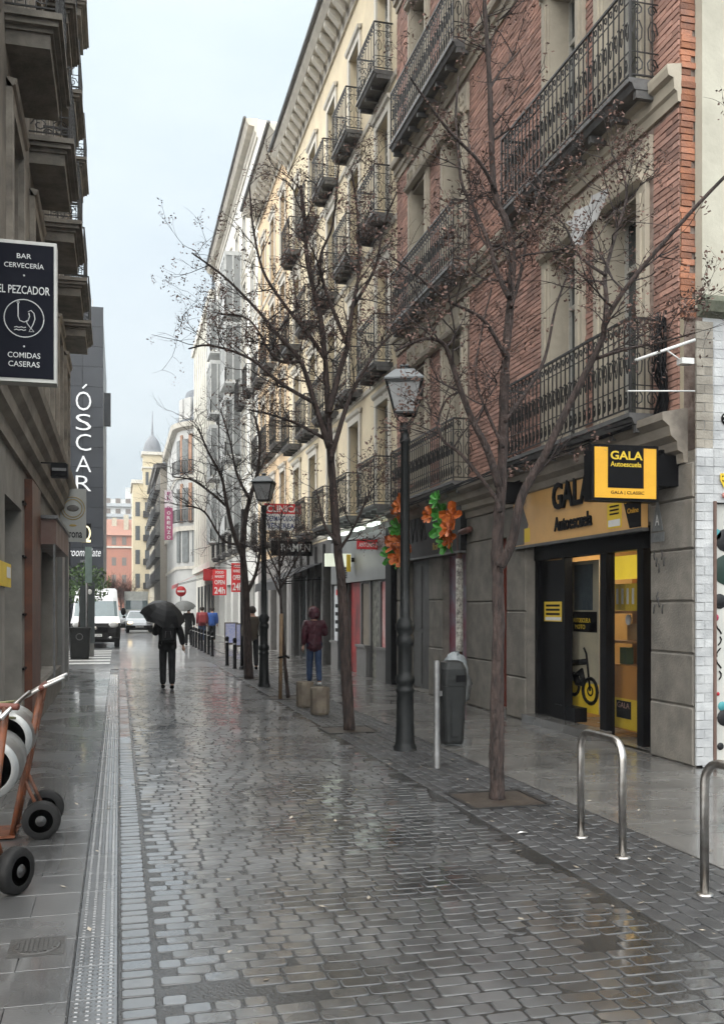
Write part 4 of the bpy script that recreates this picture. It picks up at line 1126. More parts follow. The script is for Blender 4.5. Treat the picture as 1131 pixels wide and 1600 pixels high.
def stone_balcony(s0, w, z, dep=.5):
    key = (w, dep)
    if key not in cacheL:
        sl = MB(lambda a, b, c: (b, a, c))
        for (d, z0, z1) in ((dep, -.07, 0), (dep - .04, -.13, -.07), (dep - .1, -.18, -.13), (dep - .13, -.34, -.18)): sl.box(-.02 + (dep - d), w + .02 - (dep - d), 0, d, z0, z1 - .001)
        rl = railing(lambda a, b, c: (b, a, c), w - .06, dep - .06, 1.0, 2, .13)
        cacheL[key] = (sl.mesh('balcony', lime_m), rl.mesh('railing', iron_m))
    b = put('balcony', cacheL[key][0], lb_, loc=(XL, s0, z)); put('railing', cacheL[key][1], b, loc=(XL, s0 + .03, z))
for zi, z in enumerate(lz[1:]):
    for a, b in lw: stone_balcony(a - .35, b - a + .7, z - .02, .6 if zi == 0 else .5)
mb = MB(LX); mb.profile([(0, 3.45), (.05, 3.45), (.06, 3.62), (.14, 3.68), (.15, 3.82), (.22, 3.9), (.24, 4.06), (.32, 4.14), (.34, 4.24), (0, 4.32)], 8.7, LE); mb.build('cornice', cornice_m, lb_)
gl = [(11.1, 13.0, 0, 2.9), (15.2, 20.0, .5, 2.75)]
mb = MB(LX); wall(mb, 7.6, LE, 0, 3.45, gl, .4); mb.build('ground_floor_wall', mat('grey_brown_render', (.3, .28, .245), .7, (.18, .165, .145), 2, .4, 25), lb_)
rust_m = mat('rusty_oxide_panel', (.13, .045, .02), .45, (.055, .02, .012), 3.5, .3, 20)
MB(LX).box(13.35, 14.75, .001, .1, 0, 3.35).build('rusty_pilaster', rust_m, lb_)
MB(LX).box(11.1, 13.0, -.4, -.35, 0, 2.9).build('doorway', black_m, lb_)
MB(LX).box(15.2, 20.0, -.4, -.36, .5, 2.75).build('shop_window', glass_m, lb_)
for s in (16.4, 17.6, 18.8): MB(LX).box(s, s + .16, -.36, -.2, .5, 2.75).build('mullion', frame_dark_m, lb_)
for z in (.85, 1.55, 2.3, 3.0): MB(LX).box(13.02, 13.33, .001, .03, z, z + .03).build('hinge_strap', black_m, lb_)
MB(LX).box(15.0, 20.2, .001, .08, 0, .5).build('stone_plinth', granite_m, lb_)
MB(LX).box(20.4, 21.2, .001, .1, 0, 3.3).box(22.6, 23.0, .001, .1, 0, 3.3).build('grey_pilaster', mat('grey_panel', (.22, .22, .21), .4), lb_)
# brown canopy box over the bar window
aw = thing('brown_canopy', (XL, 17, 2.6), 'short brown boxed canopy over the bar window', 'awning')
mb = MB(LX)
for k in range(5): mb.box(15.0 + k * .74, 15.7 + k * .74, .001, .3, 2.6, 2.98)
mb.build('valance', mat('oxblood_canvas', (.12, .05, .035), .5, (.2, .15, .13), 1.1), aw)
MB(LX).box(14.95, 18.8, 0.001, .33, 2.98, 3.03).build('top_rail', steel_dull_m, aw)
MB(LX).bar((14.9, .28, .6), (14.9, .28, 2.6), .02).build('awning_pole', steel_dull_m, aw)
cn = thing('brewery_light_box', (-.75, 20.6, 3.1), 'white projecting beer light box with round crest on the left wall', 'sign')
pa, pb = on_y(92, 846, 20.4), on_y(135, 764, 20.4)
x0, x1, z0, z1 = pa[0], pb[0], pa[2], pb[2]
MB().box(x0, x1, 20.4, 20.52, z0, z1).build('case', mat('milky_panel', (.42, .43, .41), .4, (.36, .37, .35), 3), cn)
MB().box(XL - .1, x0 + .05, 20.44, 20.48, z1 - .25, z1 - .2).build('bracket', black_m, cn)
text('Corona', 'lettering', navy_m, cn, (x0 + .02, 20.398, z0 + .08), (x1 - x0) * .82, .17, '-y', .003, .015)
gold_m = mat('gold_print', (.42, .3, .07), .4)
cc = ((x0 + x1) / 2 + .01, z0 + .68)
for r in (.23, .18): MB().tube([(cc[0] + r * math.cos(a), 20.396, cc[1] + r * math.sin(a)) for a in [2 * PI * i / 24 for i in range(25)]], .008, 4).build('crest_ring', gold_m, cn)
MB().ball((cc[0], 20.4, cc[1]), .1, 10, 6, (1.2, .05, .7)).build('crest_figure', mat('grey_print', (.12, .11, .1)), cn)
MB().ball((cc[0], 20.4, z0 + .33), .05, 8, 5, (1.5, .08, .5)).build('crown_print', gold_m, cn)
# bar sign (near, top left)
pz = thing('bar_sign', (-.6, 8.3, 3.5), 'large navy bar sign box with white border and fish emblem', 'sign')
SY = 8.35
pa, pb = on_y(-9, 590, SY), on_y(85, 384, SY)
x0, x1, z0, z1 = pa[0], pb[0], pa[2], pb[2]
sw, shh = x1 - x0, z1 - z0
MB().box(x0 - .02, x1 + .02, SY, SY + .16, z0 - .02, z1 + .02).build('case', mat('ivory_case', (.5, .5, .47), .4), pz)
MB().box(x0, x1 - .002, SY - .006, SY - .001, z0 + .01, z1 - .01).build('face_panel', navy_m, pz)
cream_t = mat('off_white_print', (.62, .63, .62), .5)
def tline(s, zc, h, w): text(s, 'lettering', cream_t, pz, (x0 + sw * .5 - sw * w / 2, SY - .0065, z1 - shh * zc), sw * w, shh * h, '-y', .002, .004)
tline('BAR', .115, .035, .24); tline('CERVECERÍA', .185, .045, .66); tline('EL PEZCADOR', .375, .06, .86)
tline('COMIDAS', .845, .04, .54); tline('CASERAS', .91, .04, .52)
for zc in (.24, .76): MB().lathe([(.008, 0), (.008, -.002)], (x0 + sw * .5, SY - .0065, z1 - shh * zc), 8, axis='y').build('dot', cream_t, pz)
cc = (x0 + sw * .5, z1 - shh * .555); r = sw * .33
em = MB(); em.tube([(cc[0] + r * math.cos(a), SY - .008, cc[1] + r * math.sin(a)) for a in [2 * PI * i / 32 for i in range(33)]], .0045, 4)
hk = [(-.3, .8), (-.3, .1), (-.22, -.12), (0, -.2), (.2, -.1), (.28, .12), (.24, .3)]
em.tube([(cc[0] + a * r, SY - .008, cc[1] + b * r) for a, b in hk], .0045, 4)
em.tube([(cc[0] - .3 * r + .06 * r * math.cos(a), SY - .008, cc[1] + .84 * r + .06 * r * math.sin(a)) for a in [i for i in range(7)]], .003, 4)
fish = [(.2, .36), (.35, .45), (.5, .3), (.55, .0), (.45, -.3), (.35, -.5), (.5, -.68), (.25, -.68), (.34, -.5), (.15, -.25), (.12, -.1)]
em.tube([(cc[0] + a * r, SY - .008, cc[1] + b * r) for a, b in fish], .004, 4)
for k in range(2): em.tube([(cc[0] + (-.5 + .12 * i) * r, SY - .008, cc[1] + (-.5 - .14 * k + .04 * (i % 2)) * r) for i in range(6)], .004, 4)
em.build('fish_hook_emblem', cream_t, pz)
MB().bar((XL, SY + .08, z1 - .2), (x0, SY + .08, z1 - .2), .02).bar((XL, SY + .08, z0 + .2), (x0, SY + .08, z0 + .2), .02).build('bracket', black_m, pz)
fl = thing('floodlight', (-.75, 14, 3.1), 'small black wall floodlight on a rod below the left cornice', 'light fitting')
q = on_y(93, 735, 14.2)
MB().bar((XL, 14.2, q[2] + .1), (q[0] + .1, 14.2, q[2] + .1), .012).build('arm', black_m, fl)
MB().box(q[0] - .11, q[0] + .12, 14.1, 14.3, q[2] - .1, q[2] + .08).build('housing', black_m, fl)
MB().box(q[0] - .09, q[0] + .1, 14.09, 14.098, q[2] - .02, q[2] + .02).build('lens', steel_dull_m, fl)
yt = thing('yellow_notice', (XL, 11.0, 1.9), 'yellow notice plate on the wall at the left edge', 'sign')
pa = on_x(18, 918, XL + .02); pb = on_x(2, 880, XL + .02)
MB().box(XL + .002, XL + .02, pb[1] - .3, pa[1], pa[2], pa[2] + .26).build('plate', yellow2_m, yt)
MB().box(XL + .021, XL + .024, pa[1] - .45, pa[1] - .08, pa[2] + .1, pa[2] + .22).build('white_pictogram', white_m, yt)
# hotel tower with vertical lettering
TY = 52.0
ht = thing('hotel_tower', (-1.5, TY, 0), 'dark slate clad hotel tower with tall white vertical lettering', 'building')
tower_m = mat('slate_cladding', (.035, .04, .049), .35, (.027, .031, .039), .6, rnd=.12)
xr = on_y(162, 600, TY)[0]; ztop = on_y(140, 497, TY)[2]
MB().box(xr - 9, xr - .02, TY + .03, TY + 14, 0, ztop - .05).build('core', black_m, ht)
n = 0
z = .6
while z < ztop - .2:
    for k in range(4):
        x1_ = xr - k * 1.05
        MB().box(x1_ - 1.03, x1_, TY, TY + .03, z, z + 1.03).build('cladding_panel', tower_m, ht)
    z += 1.05
MB().box(xr - .019, xr + .0, TY + .031, TY + 14, .6, ztop - .05).build('side_cladding', tower_m, ht)
MB().box(xr, xr + .35, TY + 3, TY + 3.4, ztop - 5.0, ztop - 3.2).build('side_box', tower_m, ht)
MB().tube([(xr - .6, TY + 2, ztop), (xr - .6, TY + 2, ztop + 1.6)], .02, 5).build('antenna', steel_m, ht)
lit_w = mat('white_letter', (.8, .82, .84), .4, (.78, .8, .82), 2, emit=.03)
for ch, py, hpx in (('O', 641, 28), ('S', 672, 24), ('C', 704, 25), ('A', 737, 24), ('R', 767, 23), ):
    a_, b_ = on_y(119, py, TY), on_y(143, py - hpx, TY)
    text(ch, 'lettering', lit_w, ht, (a_[0], TY - .01, a_[2]), b_[0] - a_[0], b_[2] - a_[2], '-y', .08, -.012)
a_, b_ = on_y(128, 610, TY), on_y(136, 604, TY)
MB().bar((a_[0] + .05, TY - .05, a_[2] + .1), (b_[0], TY - .05, b_[2] + .1), .05).build('accent_mark', lit_w, ht)
a_, b_ = on_y(108, 869, TY), on_y(158, 857, TY)
text('room Mate', 'lettering', lit_w, ht, (a_[0], TY - .01, a_[2]), b_[0] - a_[0], b_[2] - a_[2], '-y', .05, 0, .25)
text('HOTELS', 'lettering', mat('dim_letter', (.4, .4, .42), .5), ht, (a_[0] + .6, TY - .01, a_[2] - .32), .55, .14, '-y', .03)
lg = thing('lit_logo_box', (-1.8, 45, 4), 'square backlit emblem box on the hotel front', 'sign')
a_, b_ = on_y(127, 848, 45), on_y(143, 818, 45)
MB().box(a_[0], b_[0], 45, 45.15, a_[2], b_[2]).build('panel', black_m, lg)
lgm = mat('warm_backlight', (.9, .8, .5), .5, (.85, .75, .45), 2, emit=.2)
cxx, czz = (a_[0] + b_[0]) / 2, (a_[2] + b_[2]) / 2
MB().tube([(cxx + .17 * math.cos(a) , 44.98, czz + .3 * math.sin(a)) for a in [2 * PI * i / 16 for i in range(17)]], .04, 5).box(cxx - .2, cxx + .2, 44.97, 44.99, a_[2] + .02, a_[2] + .14).build('emblem', lgm, lg)
MB().bar((a_[0] - .5, 45.1, czz), (a_[0], 45.1, czz), .04).tube([(a_[0] - .5, 45.1, 0), (a_[0] - .5, 45.1, czz + .1)], .05, 6).build('support', black_m, lg)
far_house('grey_corner_house', 'grey house just past the hotel tower on the far left side', -12, -1.9, 90, 130, 15, mat('grey_far', (.3, .31, .32), .7))

# ------------------------------------------------------------------ street lamps
def make_lamp(label):
    t = thing('street_lamp', (0, 0, 0), label, 'street lamp', 'black cast iron street lamps')
    t.location = (0, 0, 0)
    prof = [(.135, 0), (.135, .04), (.118, .07), (.11, .1), (.1, .5), (.096, .66), (.108, .68), (.108, .71), (.094, .73), (.092, .76), (.11, .78), (.116, .82), (.106, .86), (.088, .88), (.084, .92), (.084, 1.2), (.1, 1.23), (.106, 1.26), (.1, 1.31), (.078, 1.34), (.11, 1.40), (.114, 1.46), (.08, 1.51), (.066, 1.54)]
    MB().lathe(prof, n=20).build('base', lamp_m, t)
    MB().lathe([(.062, 1.53), (.058, 1.9), (.05, 3.55), (.062, 3.57), (.062, 3.61), (.05, 3.63), (.05, 3.68), (.064, 3.7), (.068, 3.76), (.04, 3.8)], n=16).build('shaft', lamp_m, t)
    z0, z1, a, b = 3.9, 4.25, .115, .20
    fr = MB()
    for sx in (-1, 1):
        for sy in (-1, 1):
            fr.bar((sx * a, sy * a, z0), (sx * b, sy * b, z1), .013)
            fr.tube([(sx * .025, sy * .025, 3.77), (sx * .085, sy * .085, 3.83), (sx * a * .9, sy * a * .9, z0)], .011, 5)
    for q, z, r in ((a, z0, .016), (b, z1, .02)):
        c = [(-q, -q, z), (q, -q, z), (q, q, z), (-q, q, z)]
        for i in range(4): fr.bar(c[i], c[(i + 1) % 4], r)
    ln = fr.build('lantern_frame', lamp_m, t)
    c0 = [(-a, -a), (a, -a), (a, a), (-a, a)]; c1 = [(-b, -b), (b, -b), (b, b), (-b, b)]
    for i in range(4):
        j = (i + 1) % 4
        MB().add([(*c0[i], z0), (*c0[j], z0), (*c1[j], z1), (*c1[i], z1)], [(0, 1, 2, 3)]).build('pane', lamp_glass_m, ln)
    rf = MB(); e = .225
    rings = [(e, z1 + .015), (e, z1 + .035), (.11, z1 + .15), (.06, z1 + .17), (.045, z1 + .19), (.08, z1 + .2), (.08, z1 + .212), (.025, z1 + .23)]
    rf.lathe([(r * 1.414 if i < 3 else r, z) for i, (r, z) in enumerate(rings)], n=4, smooth=False, rot=PI / 4)
    rf.build('lantern_roof', mat('lamp_roof', (.06, .07, .075), .3, (.09, .1, .105), 10), t)
    return t
lamp = make_lamp('near black street lamp with square lantern, between the tall bin post and the planters')
lamp.location = (3.22, 10.68, 0); lamp.rotation_euler = (0, 0, rad(-20))
l2 = copy_tree(lamp, (2.95, 20.0, 0), None, 'farther black street lamp beside the thin staked sapling')

# ------------------------------------------------------------------ trees
def limb(mb, pts, r0, r1, n=7):
    k = len(pts); rs = [r0 + (r1 - r0) * (i / (k - 1)) ** .8 for i in range(k)]
    # smooth by Catmull-Rom
    P_ = [pts[0]] + list(pts) + [pts[-1]]; out, ro = [], []
    for i in range(1, len(P_) - 2):
        for s in range(5):
            t = s / 5
            a, b, c, d = P_[i - 1], P_[i], P_[i + 1], P_[i + 2]
            out.append(.5 * ((2 * b) + (c - a) * t + (2 * a - 5 * b + 4 * c - d) * t * t + (3 * b - a - 3 * c + d) * t ** 3))
            ro.append(rs[i - 1] + (rs[min(i, k - 1)] - rs[i - 1]) * t)
    out.append(pts[-1]); ro.append(rs[-1])
    mb.tube(out, ro, n)
    return out, ro
def twigs(tw, lf, p, d, ln, r, lev, rg, leafy, droop=.0):
    n = 4
    pts, q = [p], p.copy(); dd = d.normalized()
    for i in range(n):
        dd = (dd + Vector((rg.uniform(-.3, .3), rg.uniform(-.3, .3), rg.uniform(-.22, .26) - droop))).normalized()
        q = q + dd * ln / n; pts.append(q.copy())
        if lev > 0:
            for _ in range(rg.choice((0, 1, 1, 2)) if lev > 1 else rg.choice((0, 1, 1))):
                side = Vector((rg.uniform(-1, 1), rg.uniform(-1, 1), rg.uniform(-.35, .75))).normalized()
                twigs(tw, lf, q, dd * .55 + side * .8, ln * rg.uniform(.45, .75), r * .62, lev - 1, rg, leafy, droop)
    tw.tube(pts, [r * (1 - .55 * i / n) for i in range(n + 1)], 3 if r < .006 else 5, cap=False)
    if rg.random() < leafy:
        for _ in range(rg.randrange(5, 15)):
            c = pts[-1] + Vector((rg.gauss(0, .026), rg.gauss(0, .026), rg.uniform(-.13, .01)))
            u = Vector((rg.uniform(-1, 1), rg.uniform(-1, 1), rg.uniform(-1, .2))).normalized() * rg.uniform(.012, .024)
            w = Vector((rg.uniform(-1, 1), rg.uniform(-1, 1), rg.uniform(-1, 1))).normalized() * rg.uniform(.008, .016)
            lf.add([tuple(c - u), tuple(c + w), tuple(c + u), tuple(c - w * .8)], [(0, 1, 2), (0, 2, 3)])
def make_tree(name, label, base_px, limbs, seed, leafy, ds=.5, twl=.55, dens=1.0, lev=2, grp='bare street trees', D=None):
    rg = random.Random(seed)
    bx, by = gnd(*base_px) if D is None else tuple(at(base_px[0], base_px[1], D)[:2])
    D0 = bx * SN + by * CS
    t = thing(name, (bx, by, 0), label, 'tree', grp)
    tk, br, tw, lf = MB(), MB(), MB(), MB()
    for i, (pts, r0, r1, d1) in enumerate(limbs):
        n = len(pts); V = []
        for j, (px, py) in enumerate(pts):
            V.append(at(px, py, D0 + (d1[0] + (d1[1] - d1[0]) * j / (n - 1))))
        s = D0 / FPX
        out, ro = limb(tk if i == 0 else br, V, r0 * s, r1 * s, 9 if i == 0 else 6)
        start = .5 if i == 0 else .2
        for j in range(int(len(out) * start), len(out)):
            for _ in range(int(dens * .96 + rg.random() * .75)):
                side = Vector((rg.uniform(-1, 1), rg.uniform(-1, 1), rg.uniform(-.3, .8)))
                tg = (out[j] - out[j - 1]).normalized()
                twigs(tw, lf, out[j], tg * .5 + side, twl * rg.uniform(.6, 1.3), max(.0035, min(ro[j] * .5, .011)), lev, rg, leafy)
    V = None
    tk.v = [(a + rg.gauss(0, .0035), b + rg.gauss(0, .0035), c + rg.gauss(0, .004)) for a, b, c in tk.v]
    trunk = tk.build('trunk', bark_m, t)
    if br.v: br.build('limb', bark_m, t)
    cr = tw.build('crown', twig_m, t)
    if lf.v: lf.build('dry_leaves', dead_leaf_m, cr, kind='stuff')
    return t
T1 = [([(777, 1252), (776, 1180), (777, 1080), (779, 980), (777, 900), (776, 855), (781, 790), (784, 730), (786, 640), (790, 560), (797, 470), (800, 405), (792, 350), (772, 300), (767, 200), (763, 100), (756, 0), (752, -90)], 12.5, 3, (0, .3)),
      ([(781, 885), (800, 845), (815, 775), (850, 712), (885, 640), (925, 562), (942, 525), (946, 500), (985, 440), (1060, 352), (1140, 268), (1190, 230)], 8.5, 2, (0, -.5)),
      ([(943, 520), (947, 470), (945, 430), (960, 370), (978, 310), (972, 270), (955, 240)], 4.5, 1.5, (-.3, .4)),
      ([(779, 760), (762, 705), (737, 655), (716, 600), (703, 560), (690, 535), (660, 530), (618, 548)], 6.5, 2, (0, -.4)),
      ([(781, 800), (770, 772), (722, 712), (692, 688), (684, 660), (697, 625), (720, 610)], 4, 1.6, (0, .4)),
      ([(795, 465), (776, 425), (765, 385), (742, 330), (722, 290), (716, 240), (712, 180), (716, 120)], 5, 1.6, (.1, .8)),
      ([(774, 300), (750, 255), (702, 205), (662, 152), (640, 120)], 3.6, 1.2, (.2, -.4)),
      ([(798, 480), (812, 430), (830, 340), (846, 285), (850, 220)], 3.6, 1.2, (.1, .9)),
      ([(787, 660), (830, 600), (852, 555), (868, 480), (890, 420)], 4.2, 1.4, (.1, .8)),
      ([(790, 560), (755, 500), (700, 470), (650, 430), (610, 400)], 3.6, 1.2, (.1, -.6)),
      ([(925, 562), (980, 545), (1030, 535), (1085, 520)], 3, 1.2, (-.2, -.4)),
      ([(946, 430), (905, 400), (880, 350), (850, 330)], 3, 1.1, (-.1, .5)),
      ([(786, 700), (745, 600), (752, 520), (768, 450)], 3, 1.1, (0, .6))]
make_tree('street_tree', 'nearest bare street tree with forked trunk before the driving school', (777, 1248), T1, 3, .62, dens=.52, twl=.48)
T2 = [([(546, 1143), (541, 1050), (535, 930), (527, 850), (521, 770), (515, 690), (512, 630), (508, 560), (498, 480), (482, 420), (476, 350), (470, 290)], 9.5, 2.2, (0, .3)),
      ([(514, 700), (490, 625), (470, 565), (440, 530), (400, 482), (350, 432), (300, 395)], 5, 1.2, (0, -.5)),
      ([(513, 645), (530, 582), (543, 540), (551, 480), (561, 420), (558, 330), (548, 262)], 5.5, 1.4, (0, .6)),
      ([(516, 720), (546, 622), (580, 560), (604, 530), (640, 500)], 4.5, 1.3, (0, .8)),
      ([(528, 862), (548, 832), (566, 795), (578, 768)], 3, 1.2, (0, -.2)),
      ([(527, 850), (508, 822), (500, 790), (494, 765)], 3, 1.2, (0, .3)),
      ([(508, 560), (480, 520), (440, 470), (410, 420), (395, 350), (390, 290)], 4, 1.2, (.1, .6)),
      ([(492, 630), (440, 600), (390, 560), (330, 540), (295, 545)], 3.4, 1.1, (-.2, -.6)),
      ([(551, 480), (585, 420), (600, 350), (620, 300)], 3.2, 1.1, (.4, .2)),
      ([(515, 690), (470, 665), (430, 650), (390, 640)], 3, 1.1, (0, .5)),
      ([(543, 540), (500, 420), (520, 350), (530, 250)], 3.4, 1.1, (.2, -.3)),
      ([(470, 565), (430, 560), (390, 500), (340, 490)], 3, 1.1, (-.2, .2))]
make_tree('street_tree', 'leaning bare street tree with dense brown seed clusters, behind the near lamp', (546, 1140), T2, 5, .72, dens=.74, twl=.52)
T3 = [([(389, 1063), (386, 980), (382, 900), (379, 860), (382, 820), (390, 780), (402, 740), (406, 690), (398, 650)], 8, 1.6, (0, .2)),
      ([(380, 872), (364, 830), (353, 780), (346, 745), (325, 705), (310, 668)], 4.2, 1.1, (0, -.4)),
      ([(387, 925), (400, 895), (408, 850), (412, 800)], 3.4, 1.2, (0, .3)),
      ([(353, 790), (330, 770), (300, 750), (270, 745)], 2.4, 1, (0, .4)),
      ([(390, 780), (370, 740), (360, 690), (345, 640)], 2.6, 1, (0, .6)),
      ([(384, 850), (350, 845), (320, 800), (290, 790)], 2.4, 1, (0, -.4))]
make_tree('street_tree', 'bare street tree next to the black pole and bollards', (388, 1060), T3, 8, .05, dens=1.0, twl=.7)
SP = [([(450, 1090), (445, 1030), (440, 960), (437, 900), (436, 850), (440, 800)], 3.2, 1, (0, 0)),
      ([(438, 930), (420, 890), (405, 860)], 1.8, .8, (0, .3)), ([(438, 920), (460, 880), (475, 850)], 1.8, .8, (0, -.3)), ([(437, 890), (450, 850), (462, 820)], 1.6, .8, (0, .3)), ([(437, 900), (415, 850), (410, 810)], 1.6, .8, (0, -.2))]
sp = make_tree('sapling', 'thin twiggy sapling tied to a wooden stake', (447, 1090), SP, 9, 0.05, dens=1.2, twl=.5)
sx, sy = gnd(438, 1092)
stt = thing('tree_stake', (sx, sy, 0), 'upright wooden stake beside the sapling', 'stake')
MB().tube([(sx, sy, 0), (sx + .02, sy, 1.55)], .035, 6).build('post', mat('stake_wood', (.24, .16, .09), .7, (.15, .1, .06), 9), stt)
MB().tube([(sx - .05, sy - .04, .75), (sx + .1, sy - .05, .78), (sx + .16, sy, .74)], .02, 5).build('strap', black_m, stt)
for i, (a, b) in enumerate(pits):
    lab = ['square soil pit round the nearest tree', 'square soil pit round the leaning tree', 'square soil pit of the staked sapling', 'square soil pit of the tree by the bollards'][i]
    g_ = thing('tree_pit', (a, b, 0), lab, 'tree pit')
    MB().box(a - .33, a + .33, b - .33, b + .33, -.03, -.002).build('soil', mat('wet_soil', (.03, .022, .018), .5, (.05, .04, .03), 12, .8, 40), g_)
    MB().box(a - .36, a + .36, b - .36, b - .32, -.02, .006).box(a - .36, a + .36, b + .32, b + .36, -.02, .006).box(a - .36, a - .32, b - .319, b + .319, -.02, .006).box(a + .32, a + .36, b - .319, b + .319, -.02, .006).build('edging', iron_m, g_)
# far bare trees near the end of the street
for i, (x, y_, h_) in enumerate(((-1.2, 112, 6.5), (1.2, 128, 7), (-2.8, 100, 6), (0.3, 150, 8))):
    t = thing('bare_tree', (x, y_, 0), ['bare tree at the far end just past the hotel tower', 'bare far tree before the terracotta house', 'bare tree behind the van by the hotel', 'most distant bare tree under the domed building'][i], 'tree', 'bare trees at the street end')
    rg = random.Random(40 + i); tk, tw, lf = MB(), MB(), MB()
    tk.tube([(x, y_, 0), (x + .1, y_, 1.6), (x, y_, h_ * .5)], [.16, .12, .08], 6); tk.build('trunk', bark_m, t)
    for _ in range(26): twigs(tw, lf, Vector((x, y_, rg.uniform(1.8, h_ * .5))), Vector((rg.uniform(-1, 1), rg.uniform(-1, 1), rg.uniform(.2, 1.3))), h_ * .3, .04, 2, rg, 0)
    tw.build('crown', mat('far_twig', (.11, .06, .05), .8), t)

# ------------------------------------------------------------------ street furniture
def rack(label, px0, px1, far_leg):
    x0, y0 = px0; x1, y1 = px1
    t = thing('bike_rack', ((x0 + x1) / 2, (y0 + y1) / 2, 0), label, 'bike rack', 'steel bike racks')
    h, r = .77, .026
    pts = []
    d = Vector((x1 - x0, y1 - y0, 0)); L = d.length; d = d / L
    base = Vector((x0, y0, 0)); c = .13
    pts += [base, base + Vector((0, 0, h - c))]
    for i in range(1, 6): a = PI / 2 * i / 6; pts.append(base + d * (c - c * math.cos(a)) + Vector((0, 0, h - c + c * math.sin(a))))
    pts.append(base + d * c + Vector((0, 0, h))); pts.append(base + d * (L - c) + Vector((0, 0, h)))
    for i in range(1, 6): a = PI / 2 * i / 6; pts.append(base + d * (L - c + c * math.sin(a)) + Vector((0, 0, h - c + c * math.cos(a))))
    pts += [base + d * L + Vector((0, 0, h - c)), base + d * L]
    MB().tube(pts, r, 12).build('hoop', steel_m, t)
    for p in (base, base + d * L): MB().lathe([(.05, .001), (.05, .008), (.03, .012)], (p.x, p.y, 0), 14).build('foot_plate', steel_m, t)
    return t
rack('bent steel bike hoop standing by itself before the driving school', gnd(907, 1308), gnd(972, 1340), 0)
ra = gnd(1100, 1398)
rack('steel bike hoop cut off by the picture edge', ra, (ra[0] + .06, ra[1] - .62), 0)
# litter bin on its post
bxx, byy = gnd(712, 1168)
bn_ = thing('litter_bin', (3.85, 10.8, 0), 'tall dark grey litter bin beside its steel post', 'bin')
bin_m = mat('bin_plastic', (.017, .0185, .0185), .42, (.026, .0275, .0275), 5, .15, 60, spec=.25)
bc = tuple(gnd(710, 1166)); bc = (bc[0], bc[1] + .1)
def rrect(cx, cy, hw, hd, r=.06, n=4):
    out = []
    for sx, sy, a0 in ((1, 1, 0), (-1, 1, PI / 2), (-1, -1, PI), (1, -1, 1.5 * PI)):
        for i in range(n): a = a0 + PI / 2 * i / (n - 1); out.append((cx + sx * (hw - r) + r * math.cos(a), cy + sy * (hd - r) + r * math.sin(a)))
    return out
def loft(mb, rings):
    n = len(rings[0][0]); vs = [(x, y_, z) for pts, z in rings for x, y_ in pts]
    fs = [(k * n + j, k * n + (j + 1) % n, (k + 1) * n + (j + 1) % n, (k + 1) * n + j) for k in range(len(rings) - 1) for j in range(n)]
    fs += [tuple(range(n)), tuple(range((len(rings) - 1) * n, len(rings) * n))]
    return mb.add(vs, fs, False)
loft(MB(), [(rrect(*bc, .115, .115), .02), (rrect(*bc, .125, .125), .06), (rrect(*bc, .15, .145), .72)]).build('body', bin_m, bn_)
hd = loft(MB(), [(rrect(*bc, .154, .149), .722), (rrect(*bc, .158, .152), .8), (rrect(*bc, .15, .145), .92), (rrect(*bc, .12, .11), 1.0), (rrect(*bc, .08, .07), 1.02)]).build('hood', bin_m, bn_)
MB().box(bc[0] + .0, bc[0] + .12, bc[1] - .156, bc[1] - .148, .77, .85).build('slot', black_m, hd)
MB().box(bc[0] - .05, bc[0] + .03, bc[1] - .142, bc[1] - .118, .12, .7).build('rib', bin_m, bn_)
MB().box(bc[0] - .2, bc[0] - .12, bc[1] - .08, bc[1] - .05, .6, .66).build('clamp', steel_dull_m, bn_)
sx, sy = gnd(682, 1200)
MB().lathe([(.034, 0), (.034, .98), (.02, 1.0)], (sx, sy + .3, 0), 12)
ps = thing('steel_post', (sx, sy, 0), 'slim galvanised post standing next to the litter bin', 'post')
MB().lathe([(.036, 0), (.036, .32), (.034, .325), (.034, 1.09), (.025, 1.11)], (sx, sy, 0), 12).build('tube', steel_dull_m, ps)
# refuse sack by the graffiti recess
gx, gy, _ = on_x(712, 1080, 5.2)
sk = thing('plastic_sack', (5.3, gy, 0), 'pale shiny plastic sack lying behind the litter bin', 'sack')
mb = MB(); rg = random.Random(2)
mb.ball((5.2, gy, .47), .24, 16, 12, (.95, 1, 2.05)); mb.v = [(x + rg.gauss(0, .022), y_ + rg.gauss(0, .022), max(0.0, z + rg.gauss(0, .025))) for x, y_, z in mb.v]
mb.build('bag', mat('pale_plastic', (.42, .46, .47), .25, (.25, .28, .3), 9, .8, 20), sk)
# drain pipe
dp = thing('drain_pipe', (XR, 15.6, 0), 'rusty bent drain pipe covered in stickers beside the black fascia', 'pipe')
q = [on_x(716, 1040, XR - .12), on_x(716, 960, XR - .12), on_x(715, 880, XR - .12), on_x(716, 835, XR - .12)]
q0 = q[0]
MB().tube([(XR - .1, q0[1], 0), (XR - .1, q0[1], 2.85), (XR - .1, q0[1] - .06, 2.95), (XR - .1, q0[1] - .5, 2.97)], .055, 8).build('tube', mat('pipe_oxide', (.17, .07, .055), .6, (.1, .06, .05), 6), dp)
MB().lathe([(.064, .9), (.064, 2.5)], (XR - .1, q0[1], 0), 9).build('sticker_sleeve', mat('sticker_mix', (.06, .05, .05), .5, (.5, .48, .42), 16), dp)
